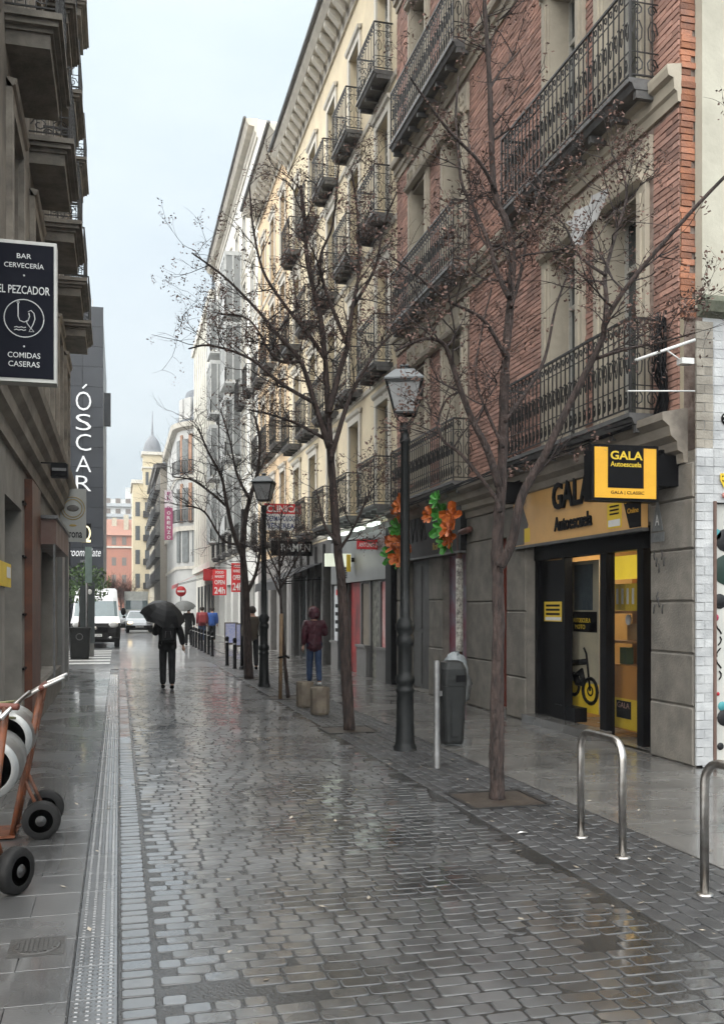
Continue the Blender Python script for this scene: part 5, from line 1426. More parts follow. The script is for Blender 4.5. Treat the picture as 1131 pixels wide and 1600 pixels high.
# black shop fascia with neon outline and flowers
bf = thing('black_fascia', (XR - .1, 17.6, 2.6), 'black shop fascia with thin gold lettering behind the paper flowers', 'sign')
MB(RX).box(15.5, 19.75, .02, .14, 2.64, 3.6).build('board', mat('matt_black_panel', (.014, .0145, .0155), .45, (.022, .022, .023), 2, spec=.25), bf)
MB(RX).box(15.5, 19.75, .02, .16, 2.6, 2.638).build('trim', steel_dull_m, bf)
text('flor de loto', 'lettering', mat('gold_print', (.42, .3, .07)), bf, (XR - .142, 17.0, 2.72), 1.1, .14, '-x', .004, .008)
for k in range(4):
    s0 = 17.4 + k * .55
    MB(RX).tube([(s0, .15, 2.95), (s0 + .12, .15, 3.4), (s0 + .3, .15, 2.95), (s0 + .42, .15, 3.4)], .012, 4).build('outline_letter', grey_iron_m, bf)
petal_m = mat('orange_petal', (.62, .17, .02), .5, (.35, .06, .012), 14)
leafp_m = mat('bright_green_petal', (.09, .4, .05), .5, (.03, .16, .025), 14)
def flower_bunch(label, c, seed, spec):
    rg = random.Random(seed)
    t = thing('paper_flowers', tuple(c), label, 'decoration', 'giant paper flowers on the fascia')
    for (dx, dz, r0, m) in spec:
        r0 *= .98
        o = Vector(c) + Vector((rg.uniform(-.1, .1), dx, dz))
        mb = MB()
        ax = ax0 = Vector((-1, rg.uniform(-.9, -.1), rg.uniform(-.3, .4))).normalized(); u = ax.orthogonal().normalized(); w = ax.cross(u)
        for k in range(14):
            r = r0 * (1 if k < 7 else .62) * rg.uniform(.75, 1.15); ax = (ax0 + Vector((rg.gauss(0, .3), rg.gauss(0, .3), rg.gauss(0, .3)))).normalized()
            a = 2 * PI * k / 7 + rg.uniform(-.3, .3); d = u * math.cos(a) + w * math.sin(a); s = d.cross(ax)
            q = [o, o + d * r * .5 + s * r * .33 + ax * r * .15, o + d * r * .95 + s * r * .24 + ax * r * .33, o + d * r * 1.05 + ax * r * .25, o + d * r * .95 - s * r * .24 + ax * r * .33, o + d * r * .5 - s * r * .33 + ax * r * .15, o + d * r * .6 + ax * r * .02]
            mb.add([tuple(p) for p in q], [(0, 1, 6), (1, 2, 6), (2, 3, 6), (3, 4, 6), (4, 5, 6), (5, 0, 6)], False)
        mb.build('flower' if m is petal_m else 'leaf_cluster', m, t)
    return t
c = on_x(690, 815, XR - .5)
flower_bunch('green and orange paper flower bunch on the black fascia', c, 1, [(.0, .38, .2, leafp_m), (.1, .15, .26, leafp_m), (.0, -.1, .24, leafp_m), (-.08, -.35, .2, leafp_m), (.5, .15, .2, petal_m), (-.35, .08, .26, petal_m), (-.45, -.16, .24, petal_m), (-.3, -.3, .16, petal_m)])
c = on_x(622, 830, XR - .5)
flower_bunch('mostly orange paper flower bunch half hidden by the near lamp post', c, 2, [(.2, .35, .3, petal_m), (-.1, .5, .22, petal_m), (.1, .05, .22, leafp_m), (.25, -.1, .26, petal_m), (.1, -.25, .22, petal_m), (.3, -.48, .2, leafp_m), (.0, -.6, .2, leafp_m), (-.5, -.35, .3, petal_m), (-.25, -.5, .24, petal_m)])
# concrete block planters
blk_m = mat('concrete_block', (.2, .17, .13), .75, (.11, .09, .07), 6, .8, 30)
for i, (px, py, w) in enumerate(((479, 1106, .29), (503, 1118, .30))):
    x, y_ = gnd(px, py)
    t = thing('concrete_block', (x, y_, 0), ['weathered concrete block, the farther of the pair', 'weathered concrete block, the nearer of the pair'][i], 'block', 'concrete blocks on the pavement edge')
    mb = MB(); n = 10
    mb.lathe([(w * .44, 0), (w * .5, .04), (w * .52, .38), (w * .5, .42), (w * .44, .425), (w * .40, .37)], (x, y_ + .15, 0), 12, False); mb.build('body', blk_m, t)
    MB().lathe([(w * .41, .32), (w * .41, .375)], (x, y_ + .15, 0), 12).build('soil', mat('wet_soil', (.03, .022, .018)), t)
# bollards
def bollard(label, x, y_):
    t = thing('bollard', (x, y_, 0), label, 'bollard', 'black bollards')
    MB().lathe([(.06, 0), (.06, .03), (.05, .04), (.05, .74), (.056, .75), (.056, .8), (.04, .83), (.01, .84)], (x, y_, 0), 12).build('post', black_m, t)
    MB().lathe([(.051, .66), (.051, .7)], (x, y_, 0), 12).build('band', steel_dull_m, t)
x, y_ = gnd(367, 1045); bollard('lone bollard standing closest to the black pole', x, y_)
x, y_ = gnd(355, 1040); bollard('second bollard from the black pole, left of it', x, y_)
for k in range(8):
    px = 330 - 28 * (1 - (1 - k / 7) ** 1.25) ; yy = 33.0 + k * 1.4
    ords = ['nearest', 'second', 'third', 'fourth', 'fifth', 'sixth', 'seventh', 'last']
    bollard(f'{ords[k]} bollard of the row beside the couple', 3.1, yy)
x, y_ = gnd(386, 1053); bollard('bollard hidden close against the third tree trunk', x - .06, y_ - .6)
bp = thing('black_pole', (*gnd(380, 1046), 0), 'tall plain black pole behind the third tree', 'pole')
x, y_ = gnd(380, 1046)
MB().tube([(x, y_, 0), (x, y_, 4.3)], [.075, .07], 10).build('tube', black_m, bp)
MB().lathe([(.11, 0), (.11, .06), (.08, .1)], (x, y_, 0), 12).build('base', black_m, bp)
# menu boards
for i, (x, y_) in enumerate(((4.3, 40.2), (4.45, 37.6))):
    t = thing('menu_board', (x, y_, 0), ['colourful pavement menu board near the couple', 'colourful pavement menu board half behind the black pole'][i], 'board')
    MB().box(x - .02, x + .55, y_, y_ + .04, .12, 1.05).build('frame', frame_dark_m, t)
    MB().box(x + .03, x + .5, y_ - .006, y_ - .001, .2, 1.0).build('print', mat('menu_print', (.5, .5, .6), .5, (.25, .3, .6), 12), t)
    MB().bar((x, y_ + .02, 0), (x, y_ + .02, .14), .02).bar((x + .5, y_ + .02, 0), (x + .5, y_ + .02, .14), .02).build('leg', frame_dark_m, t)
# manholes
def manhole(label, x, y_, w, d):
    t = thing('manhole_cover', (x, y_, 0), label, 'manhole cover')
    im = mat('cast_iron_cover', (.06, .058, .055), .3, (.04, .038, .036), 12, .3, 60)
    MB().box(x - w / 2, x + w / 2, y_ - d / 2, y_ + d / 2, -.01, .004).build('frame', im, t)
    MB().lathe([(w * .44, .0045), (w * .44, .008), (w * .41, .009)], (x, y_, 0), 24).build('lid', im, t)
    mb = MB()
    for k in range(-4, 5):
        h = math.sqrt(max(0, (w * .38) ** 2 - (k * w * .085) ** 2)); mb.box(x + k * w * .085 - .008, x + k * w * .085 + .008, y_ - h, y_ + h, .009, .014)
    mb.build('tread', im, t)
manhole('round manhole cover in a square frame near the hand trucks', *gnd(58, 1480), .26, .26)
manhole('worn oval utility cover among the cobbles', *gnd(770, 1375), .2, .16)
ct = thing('white_scrap', (*gnd(815, 1303), 0), 'tiny white paper scrap on the dark pavers', 'litter')
x, y_ = gnd(815, 1303); MB().add([(x - .04, y_, .006), (x, y_ - .03, .02), (x + .05, y_, .008), (x, y_ + .03, .014)], [(0, 1, 2), (0, 2, 3)]).build('paper', white_m, ct)
# cables, brackets and lamps on the brick house near its corner
cb = thing('cable_bundle', (XR - .08, 9.2, 3.6), 'thick tangle of black cables at the corner of the brick house', 'cables')
rg = random.Random(5)
mb = MB()
for k in range(9):
    p = [Vector((XR - .06 - rg.uniform(0, .08), 9.3 + rg.uniform(-.08, .08), z)) for z in (4.85, 4.5, 4.2, 3.9, 3.6, 3.3, 3.0)]
    p = [q + Vector((rg.gauss(0, .015), rg.gauss(0, .025) + (.12 if i > 3 else 0) * (i - 3) / 2, 0)) for i, q in enumerate(p)]
    mb.tube(p, rg.uniform(.01, .022), 5)
for k in range(5): mb.tube([(XR - .34, 9.5 + i * 1.3 , 3.66 - .05 * math.sin(i + k) + k * .012 - (.0)) for i in range(9)], .009, 4)
mb.build('strand', black_m, cb)
MB().box(XR - .16, XR - .03, 9.2, 9.45, 2.95, 3.35).build('junction_box', black_m, cb)
wl_ = thing('white_wall_lamp', (5.4, 9.0, 4.3), 'white tubular wall lamp arm over the yellow hanging sign', 'light fitting')
pa, pb, pc, pd = on_y(992, 563, 8.75), on_y(1085, 531, 8.75), on_y(1042, 548, 8.75), on_y(1066, 565, 8.75)
MB().tube([pa, pb], .016, 8).build('arm', white_m, wl_)
MB().tube([pc, pd], .008, 6).build('stem', white_m, wl_)
MB().box(pd[0] - .04, pd[0] + .1, pd[1] - .05, pd[1] + .05, pd[2] - .03, pd[2] + .03).build('head', white_m, wl_)
MB().tube([on_y(980, 611, 8.75), on_y(1085, 611, 8.75)], .008, 6).build('rod', white_m, wl_)
spot = thing('black_spotlight', (XR - .4, 12.9, 3.3), 'small black spotlight at the corner of the orange fascia', 'light fitting')
MB().box(XR - .45, XR - .2, 12.75, 12.95, 3.15, 3.45).build('housing', black_m, spot)
MB().bar((XR - .3, 12.85, 3.45), (XR, 12.85, 3.55), .015).build('arm', black_m, spot)
cloth = thing('white_cloth', (XR - .4, 11.2, 6.9), 'crumpled white cloth caught below the second floor balcony', 'cloth')
pa = on_x(912, 340, XR - .42)
mb = MB(); n, m2 = 10, 8
vs = []
for i in range(n):
    for j in range(m2):
        s = i / (n - 1); tt = j / (m2 - 1)
        vs.append((pa[0] + .05 * math.sin(s * 14 + tt * 3), pa[1] + (.5 - s) * 1.0 * (1 - .3 * tt), pa[2] + .14 - tt * (.22 + .22 * abs(math.sin(s * 4.0)))))
mb.add(vs, [(i * m2 + j, i * m2 + j + 1, (i + 1) * m2 + j + 1, (i + 1) * m2 + j) for i in range(n - 1) for j in range(m2 - 1)], True)
mb.build('sheet', mat('white_cloth', (.62, .62, .62), .8), cloth)
# overhead cable across the street front
ov = thing('overhead_cable', (XR - .3, 20, 7), 'thin dark cable slung along the cream house facade', 'cables')
for k, z in enumerate((3.72, 7.0)):
    MB().tube([(XR - .09, 19.9 + i * 2.6, z - .06 * math.sin(i * 1.7)) for i in range(6)], .012, 4).build('strand', black_m, ov)

# ------------------------------------------------------------------ hand trucks with kegs
orange_m = mat('orange_frame_paint', (.16, .045, .013), .5, (.035, .017, .011), 9, .4, 40)
def wheel(t, c, r=.135, w=.085):
    x, y_, z = c
    ty = MB(); ty.lathe([(r * .62, -w / 2), (r * .92, -w / 2), (r, -w * .3), (r, w * .3), (r * .92, w / 2), (r * .62, w / 2)], c, 24, axis='y'); o = ty.build('wheel', rubber_m, t)
    MB().lathe([(r * .60, -w * .42), (r * .55, -w * .35), (r * .3, -w * .28), (r * .28, -w * .5), (r * .12, -w * .52), (r * .1, -w * .6)], c, 18, axis='y').lathe([(r * .62, -w * .3), (r * .62, w * .4)], c, 18, axis='y').build('rim', mat('worn_rim', (.05, .05, .05), .5, (.025, .025, .025), 20), o)
def hand_truck(label, x, y_, dxl, kegs):
    t = thing('hand_truck', (x, y_, 0), label, 'hand truck', 'keg hand trucks')
    w = .34                      # axle runs along y
    wheel(t, (x, y_, .136)); wheel(t, (x, y_ + w + .1, .136))
    MB().tube([(x, y_ - .02, .136), (x, y_ + w + .12, .136)], .012, 8).build('axle', steel_m, t)
    fr = MB()
    bx = x - .2
    for yy in (y_ + .06, y_ + w):
        fr.tube([(bx, yy, .03), (bx + .05, yy, .3), (bx + .2, yy, 1.08)], .022, 8)
        fr.tube([(bx + .08, yy, .42), (x, yy, .14)], .014, 6); fr.tube([(bx + .01, yy, .08), (x, yy, .136)], .014, 6)
    for z in (.25, .6, .95): fr.tube([(bx + .19 * z, y_ + .06, z), (bx + .19 * z, y_ + w, z)], .016, 6)
    fr.build('frame', orange_m, t)
    fr = MB(); fr.box(bx - .012, bx + .012, y_ + .03, y_ + .09, 0.02, 1.1)
    MB().box(bx - .3, bx + .02, y_ + .02, y_ + w + .04, .012, .03).build('toe_plate', orange_m, t)
    for yy in (y_ + .02, y_ + w + .06): MB().tube([(bx + .1, yy, 1.02), (bx + .2, yy, 1.08), (bx + .36, yy, 1.15)], .014, 8).build('handle', steel_m, t)
    MB().tube([(bx + .2, y_ - .02, 1.08), (bx + .2, y_ + w + .1, 1.08)], .02, 8).build('cross_bar', mat('red_brown_paint', (.16, .05, .035), .5), t)
    for i, (kx, ky, kz) in enumerate(kegs):
        k = thing('steel_keg', (kx, ky, kz - .2), kegs_lab[i], 'keg', 'steel beer kegs')
        MB().lathe([(.15, -.28), (.195, -.28), (.2, -.25), (.185, -.24), (.185, -.16), (.2, -.13), (.2, -.05), (.207, -.03), (.2, -.01), (.2, .15), (.185, .22), (.195, .28), (.15, .28)], (kx, ky, kz), 28, axis='y').build('barrel', mat('keg_steel', (.4, .4, .39), .42, (.3, .3, .29), 6, .1, 50, metal=.85), k)
        MB().lathe([(.001, -.25), (.12, -.252), (.15, -.262), (.17, -.275)], (kx, ky, kz), 24, axis='y').lathe([(.03, -.275), (.03, -.25)], (kx, ky, kz), 12, axis='y').build('end_cap', mat('keg_end', (.22, .22, .22), .4, (.15, .15, .15), 7, metal=.3), k)
    return t
kegs_lab = ['steel keg on top of the orange hand truck', 'lower steel keg with its end towards the viewer']
wx, wy = gnd(65, 1311)
hand_truck('orange keg hand truck with steel handles at the left edge', wx, wy, 0, [tuple(at(12, 1148, 6.95)), tuple(at(-12, 1192, 6.35))])
kegs_lab = []
wx, wy = gnd(24, 1397)
ht2 = hand_truck('second hand truck mostly out of frame, only its black wheel showing', wx, wy, 0, [])
ht2.rotation_euler = (0, 0, rad(58))
ol = thing('tie_rod_bundle', (-.9, 6.6, .9), 'olive and blue strapped rods above the kegs at the left edge', 'rods')
pa, pb = at(-8, 1100, 6.4), at(27, 1096, 6.7)
MB().tube([pa, pb], .012, 6).build('olive_rod', mat('olive_paint', (.2, .19, .09), .5), ol)
pa, pb = at(-8, 1106, 6.4), at(26, 1102, 6.7); MB().tube([pa, pb], .01, 6).build('blue_rod', mat('blue_paint', (.05, .07, .25), .5), ol)
pa, pb = at(-8, 1120, 6.4), at(24, 1122, 6.7); MB().tube([pa, pb], .01, 6).build('olive_rod', mat('olive_paint', (.2, .19, .09)), ol)

# ------------------------------------------------------------------ far left corner: bin, totem, planted tree, sign post
x, y_ = -1.22, 32.6
wb = thing('street_bin', (x, y_, 0), 'dark square bin at the street corner left of the van', 'bin')
loft(MB(), [(rrect(x, y_, .28, .26), 0.0), (rrect(x, y_, .30, .28), .1), (rrect(x, y_, .34, .32), .95)]).build('body', bin_m, wb)
loft(MB(), [(rrect(x, y_, .36, .34), .952), (rrect(x, y_, .36, .34), 1.02)]).build('lid', bin_m, wb)
MB().tube([(x + .1 * math.cos(a), y_ - .335, .72 + .1 * math.sin(a)) for a in [2 * PI * i / 12 for i in range(13)]], .015, 5).build('emblem', steel_dull_m, wb)
x, y_ = gnd(137, 1026)
tt = thing('info_totem', (x, y_, 0), 'dark slab totem standing in front of the white van', 'totem')
MB().box(x - .24, x + .24, y_, y_ + .12, .45, 2.4).build('panel', mat('totem_grey', (.05, .06, .062), .4), tt)
MB().box(x - .22, x + .22, y_ + .01, y_ + .11, 0, .45).build('foot', mat('totem_foot', (.14, .14, .13), .6), tt)
MB().ball((x + .08, y_ - .005, 2.2), .07, 8, 6, (1, .1, 1.3)).build('white_logo', white_m, tt)
x, y_ = -1.35, 35.5
ot = thing('potted_olive_tree', (x, y_, 0), 'small green tree in a pot beside the totem', 'tree')
MB().lathe([(.22, 0), (.3, .5), (.32, .95), (.28, .96)], (x, y_, 0), 14).build('pot', mat('terracotta_pot', (.3, .12, .07), .7), ot)
MB().tube([(x, y_, .9), (x + .05, y_, 1.6), (x, y_, 2.3)], [.05, .04, .03], 6).build('trunk', bark_m, ot)
lf, tw, rg = MB(), MB(), random.Random(3)
for _ in range(900):
    a, b = rg.uniform(0, 2 * PI), rg.uniform(-1, 1); q = rg.uniform(.4, 1) ** .6
    c = Vector((x + .15 + .95 * q * math.cos(a) * math.sqrt(1 - b * b), y_ + .9 * q * math.sin(a) * math.sqrt(1 - b * b), 2.5 + .75 * q * b))
    u = Vector((rg.uniform(-1, 1), rg.uniform(-1, 1), rg.uniform(-1, 1))).normalized() * .09; w = Vector((rg.uniform(-1, 1), rg.uniform(-1, 1), rg.uniform(-1, 1))).normalized() * .035
    lf.add([tuple(c - u), tuple(c + w), tuple(c + u), tuple(c - w)], [(0, 1, 2, 3)])
lf.build('crown', green_leaf_m, ot)
x, y_ = -1.02, 33.5
sg = thing('sign_post', (x, y_, 0), 'slim grey post with a green street plate before the hotel', 'sign post')
MB().tube([(x, y_, 0), (x, y_, 3.7)], .04, 8).build('post', steel_dull_m, sg)
MB().box(x - .06, x + .16, y_ - .05, y_ - .02, 2.5, 3.7).build('plate', mat('sage_plate', (.2, .27, .25), .5), sg)
# ------------------------------------------------------------------ vehicles (front towards the camera)
def vehicle(name, label, cat, cx, y0, L, prof, bands, wheel_r, wheel_y, half_track, body_m, lights, plate_z, screen_rows, extra=None):
    """prof: list of (z, setback, halfwidth); rows below bands index use the bumper material"""
    t = thing(name, (cx, y0, 0), label, cat)
    cols = [-1, -.93, -.8, -.5, 0, .5, .8, .93, 1]
    def P_(i, c): 
        z, sb, hw = prof[i]; a = abs(cols[c])
        return (cx + hw * cols[c], y0 + sb + (.16 * max(0, (a - .5) / .5) ** 2.2), z)
    def strip(rows, cs, off=0.0):
        mb = MB()
        for i in rows:
            for c in cs:
                q = [P_(i, c), P_(i, c + 1), P_(i + 1, c + 1), P_(i + 1, c)]
                mb.add([(x, y_ - off, z) for x, y_, z in q], [(0, 1, 2, 3)], True)
        return mb
    n = len(prof)
    body_rows = [i for i in range(bands, n - 1) if i not in screen_rows]
    mb = strip(body_rows, range(8))
    for i in screen_rows:            # pillars
        m_ = strip([i], [0, 7]); mb.add(m_.v, m_.f, True)
    zt, st, hw = prof[-1]
    for sgn, c in ((-1, 0), (1, 8)):
        for i in range(bands, n - 1):
            a, b = P_(i, c), P_(i + 1, c)
            mb.add([a, b, (b[0], y0 + L, b[2]), (a[0], y0 + L, a[2])], [(0, 1, 2, 3)])
    e0, e1 = P_(n - 1, 0), P_(n - 1, 8)
    mb.add([P_(n - 1, c) for c in range(9)] + [(e1[0], y0 + L, zt), (e0[0], y0 + L, zt)], [tuple(range(11))])
    mb.add([(cx - hw, y0 + L, prof[0][0]), (cx + hw, y0 + L, prof[0][0]), (cx + hw, y0 + L, zt), (cx - hw, y0 + L, zt)], [(0, 1, 2, 3)])
    mb.build('body', body_m, t)
    bm = strip(range(bands), range(8))
    for sgn, c in ((-1, 0), (1, 8)):
        for i in range(bands):
            a, b = P_(i, c), P_(i + 1, c)
            bm.add([a, b, (b[0], y0 + L, b[2]), (a[0], y0 + L, a[2])], [(0, 1, 2, 3)])
    bm.build('bumper', rubber_m, t)
    strip(screen_rows, range(1, 7), .004).build('windscreen', mat('vehicle_glass', (.14, .19, .2), .04, (.1, .14, .15), 1, spec=.9), t)
    for (dx, z, w, h, m_, nm) in lights:
        sb = np.interp(z, [p[0] for p in prof], [p[1] for p in prof])
        off = .16 * max(0, (abs(dx) / prof[3][2] - .5) / .5) ** 2.2
        MB().ball((cx + dx, y0 + sb + off - .01, z), 1, 12, 8, (w, .06, h)).build(nm, m_, t)
    for sx in (-1, 1):
        for wy in wheel_y:
            w_ = MB().lathe([(wheel_r * .6, -.11), (wheel_r * .95, -.11), (wheel_r, -.07), (wheel_r, .07), (wheel_r * .95, .11)], (cx + sx * half_track, y0 + wy, wheel_r), 20, axis='x').build('wheel', rubber_m, t)
            MB().lathe([(wheel_r * .6, -.09), (wheel_r * .6, .115), (.05, .115)], (cx + sx * half_track, y0 + wy, wheel_r), 16, axis='x').build('rim', steel_dull_m, w_)
    pl_ = MB().box(cx - .26, cx + .26, y0 - .03, y0 - .012, plate_z - .055, plate_z + .055).build('licence_plate', white_m, t)
    if extra: text(extra, 'lettering', black_m, pl_, (cx - .22, y0 - .031, plate_z - .035), .44, .07, '-y', .002)
    mi = np.interp(1.35 if L > 5 else 1.0, [p[0] for p in prof], [p[1] for p in prof])
    for sx in (-1, 1):
        MB().ball((cx + sx * (prof[4][2] + .12), y0 + mi + .35, 1.5 if L > 5 else 1.05), 1, 8, 6, (.11, .06, .17 if L > 5 else .09)).build('wing_mirror', black_m, t)
    return t
head_m = mat('headlamp', (.5, .5, .48), .1, (.4, .4, .4), 3, spec=.9)
lit_m = mat('lit_headlamp', (1, .78, .45), .2, (1, .75, .4), 3, emit=0.7)
van_p = [(.22, .12, .95), (.36, .0, .99), (.62, .0, 1.0), (.84, .03, 1.01), (1.02, .10, 1.0), (1.2, .42, .97), (1.3, .62, .95), (1.95, 1.12, .9), (2.08, 1.22, .88), (2.4, 1.6, .86), (2.5, 1.95, .78)]
van_m = mat('white_van_paint', (.66, .67, .68), .3, (.6, .61, .62), 2, coat=.6)
van = vehicle('delivery_van', 'white delivery van with black bumper parked at the corner', 'van', -.92, 41.2, 5.9, van_p, 4, .34, (1.0, 4.6), .86, van_m,
        [(-.72, .95, .2, .13, head_m, 'headlight'), (.72, .95, .2, .13, head_m, 'headlight'), (.80, 1.05, .1, .08, lit_m, 'lit_lamp'), (.6, .42, .07, .06, head_m, 'fog_light'), (-.6, .42, .07, .06, head_m, 'fog_light')], .52, [6], '4321 LMN')
g_ = MB()
for k in range(4): g_.box(-.92 - .5, -.92 + .5, 41.17, 41.21, .66 + k * .055, .69 + k * .055)
g_.build('grille', black_m, van)
MB().lathe([(.07, 0), (.07, -.02)], (-.92, 41.16, .82), 14, axis='y').build('round_badge', steel_m, van)
car_p = [(.2, .1, .82), (.3, .0, .86), (.5, .0, .88), (.66, .06, .88), (.8, .2, .87), (.96, .95, .84), (1.4, 1.55, .66), (1.47, 1.8, .6)]
vehicle('silver_car', 'silver hatchback driving towards the viewer beside the umbrella', 'car', 1.35, 65, 4.2, car_p, 2, .31, (.8, 3.3), .76, mat('silver_paint', (.42, .44, .46), .28, (.38, .4, .42), 2, metal=.3, coat=.5),
        [(-.6, .68, .18, .09, lit_m, 'headlight'), (.6, .68, .18, .09, head_m, 'headlight')], .42, [5], '7788 KBC')
vehicle('dark_car', 'dark car parked behind the van', 'car', -.1, 72, 4.3, car_p, 2, .31, (.8, 3.3), .76, mat('grey_paint', (.1, .105, .11), .3, (.08, .085, .09), 2, coat=.5),
        [(-.6, .68, .18, .09, head_m, 'headlight'), (.6, .68, .18, .09, head_m, 'headlight')], .42, [5])
trk_p = [(.4, .1, 1.1), (.6, .0, 1.15), (1.0, .0, 1.15), (1.4, .03, 1.15), (1.5, .05, 1.15), (2.4, .15, 1.12), (2.6, .2, 1.12), (3.3, .3, 1.15)]
vehicle('lorry', 'pale lorry standing far down the street', 'lorry', 1.75, 98, 6.5, trk_p, 2, .45, (1.2, 4.8), .95, mat('cream_lorry', (.55, .56, .52), .5), [(-.85, .8, .15, .12, head_m, 'headlight'), (.85, .8, .15, .12, head_m, 'headlight')], .62, [4])

# ------------------------------------------------------------------ people
def skin(name, pts, edges, radii, m, parent, sub=1, root=0):
    me = bpy.data.meshes.new(name); me.from_pydata([tuple(p) for p in pts], edges, []); me.update()
    me.materials.append(m)
    o = put(name, me, parent)
    md = o.modifiers.new('Skin', 'SKIN'); md.use_smooth_shade = True
    md.use_x_symmetry = False
    sv = me.skin_vertices[0].data if me.skin_vertices else None
    if sv is None:
        bpy.context.view_layer.objects.active = o
        sv = me.skin_vertices[0].data
    for i, r in enumerate(radii):
        sv[i].radius = (r, r) if not isinstance(r, tuple) else r
        sv[i].use_root = (i == root)
    s = o.modifiers.new('Sub', 'SUBSURF'); s.levels = sub; s.render_levels = sub
    return o
def hand(parent, w, d, m, H):
    """palm and five unequal bent fingers"""
    mb = MB(); d = Vector(d).normalized(); u = Vector((0, 1, 0)); s = d.cross(u).normalized(); w = Vector(w)
    k = H / 1.75
    mb.tube([w - d * .01 * k, w + d * .045 * k, w + d * .085 * k], [.022 * k, .034 * k, .03 * k], 8)
    for i, ln in enumerate((.062, .075, .07, .055)):
        b = w + d * .08 * k + u * (-.027 + .018 * i) * k
        mb.tube([b, b + d * ln * .5 * k + s * .006 * k, b + d * ln * .95 * k + s * .022 * k], [.0095 * k, .0085 * k, .006 * k], 5)
    b = w + d * .03 * k - u * .025 * k
    mb.tube([b, b - u * .022 * k + d * .03 * k, b - u * .024 * k + d * .06 * k], [.011 * k, .01 * k, .007 * k], 5)
    mb.build('hand', m, parent)
skin_m = mat('skin', (.5, .3, .22), .55, (.45, .26, .19), 6)
def person(label, x, y_, H, jacket, trousers, shoes, hair, step=.16, yaw=0.0, arm_l=None, arm_r=None, hood=False, hem=.47, grp=None, wide=1.0):
    """walking away (+y) by default; joint lengths in body heights"""
    t = thing('person', (x, y_, 0), label, 'person', grp)
    c, s_ = math.cos(yaw), math.sin(yaw)
    def J(a, b, z): a, b = a * H, b * H; return Vector((x + a * c - b * s_, y_ + a * s_ + b * c, z * H))
    st = step / 2
    hipL, hipR = J(-.05, 0, .51), J(.05, 0, .51)
    knL, knR = J(-.052, st * .55 + .01, .285), J(.052, -st * .35 + .015, .285)
    anL, anR = J(-.05, st * .9, .045), J(.05, -st * .9 - .02, .055)
    toL, toR = J(-.055, st * .9 + .085, .02), J(.055, -st * .9 + .06, .018)
    pel, wai, che, nek, hd0, hd1 = J(0, 0, .53), J(0, 0, .62), J(0, .005, .75), J(0, .008, .845), J(0, .012, .89), J(0, .018, .945)
    shL, shR = J(-.10 * wide, 0, .80), J(.10 * wide, 0, .80)
    eL, wL = arm_l and (J(*arm_l[0]), J(*arm_l[1])) or (J(-.135, -.02, .64), J(-.14, .02, .5))
    eR, wR = arm_r and (J(*arm_r[0]), J(*arm_r[1])) or (J(.135, -.02, .64), J(.14, .02, .5))
    pts = [pel, wai, che, nek, hd0, hd1, shL, eL, wL, shR, eR, wR, hipL, knL, anL, toL, hipR, knR, anR, toR]
    ed = [(0, 1), (1, 2), (2, 3), (3, 4), (4, 5), (2, 6), (6, 7), (7, 8), (2, 9), (9, 10), (10, 11), (0, 12), (12, 13), (13, 14), (14, 15), (0, 16), (16, 17), (17, 18), (18, 19)]
    rr = [.07, .062, .078, .03, .048, .05, .04, .026, .017, .04, .026, .017, .052, .034, .022, .018, .052, .034, .022, .018]
    skin('body', pts, ed, [r * H for r in rr], skin_m, t)
    hem_z = J(0, 0, hem)
    skin('jacket', [che, J(0, 0, .66), wai, J(0, 0, .545), J(0, 0, hem - .035), J(0, .006, .825), shL, eL, wL + (eL - wL) * .1, shR, eR, wR + (eR - wR) * .1],
         [(0, 1), (1, 2), (2, 3), (3, 4), (0, 5), (0, 6), (6, 7), (7, 8), (0, 9), (9, 10), (10, 11)],
         [(.108 * H * wide, .085 * H), (.104 * H * wide, .082 * H), (.10 * H * wide, .08 * H), (.104 * H * wide, .088 * H), (.118 * H * wide, .1 * H), .05 * H, .056 * H, .044 * H, .034 * H, .056 * H, .044 * H, .034 * H], jacket, t)
    skin('trousers', [pel, hipL, knL, anL - Vector((0, 0, .008 * H)), hipR, knR, anR - Vector((0, 0, .008 * H))], [(0, 1), (1, 2), (2, 3), (0, 4), (4, 5), (5, 6)], [r * H for r in (.062, .06, .047, .04, .06, .047, .04)], trousers, t)
    for a, b in ((anL, toL), (anR, toR)):
        bk = a + (a - b) * .35; bk.z = .018 * H
        skin('shoe', [bk, a - Vector((0, 0, .012 * H)), b], [(0, 1), (1, 2)], [.026 * H, .029 * H, .024 * H], shoes, t, root=1)
    for w, e in ((wL, eL), (wR, eR)): hand(t, w, w - e, skin_m, H)
    hc = hd1 - Vector((0, 0, .012 * H))
    if hood:
        mb = MB(); mb.ball(hc + Vector((0, -.01 * H, -.01 * H)), .078 * H, 14, 10, (1, 1, 1.12)); mb.build('hood', jacket, t)
        rg = random.Random(1); fu = MB()
        for k in range(220):
            a = rg.uniform(0, 2 * PI); p = hc + Vector((.072 * H * math.cos(a), .035 * H + rg.uniform(-.02, .03), .08 * H * math.sin(a) - .005))
            d = Vector((math.cos(a), .3, math.sin(a))) * .03
            fu.add([tuple(p + Vector((.004, 0, -.004))), tuple(p - Vector((.004, 0, .004))), tuple(p + d)], [(0, 1, 2)])
        fu.build('fur_trim', mat('fur', (.22, .11, .09), .9), t)
    else:
        mb = MB(); mb.ball(hc + Vector((0, -.006 * H, .006 * H)), .061 * H, 12, 9, (1, 1.06, 1.12)); mb.build('hair', hair, t)
    # face side details (seen only from the front)
    f = Vector((-s_, c, 0)); r_ = Vector((c, s_, 0))
    fm = MB(); fm.ball(hc + f * .058 * H - Vector((0, 0, .012 * H)), .011 * H, 6, 5); fm.build('nose', skin_m, t)
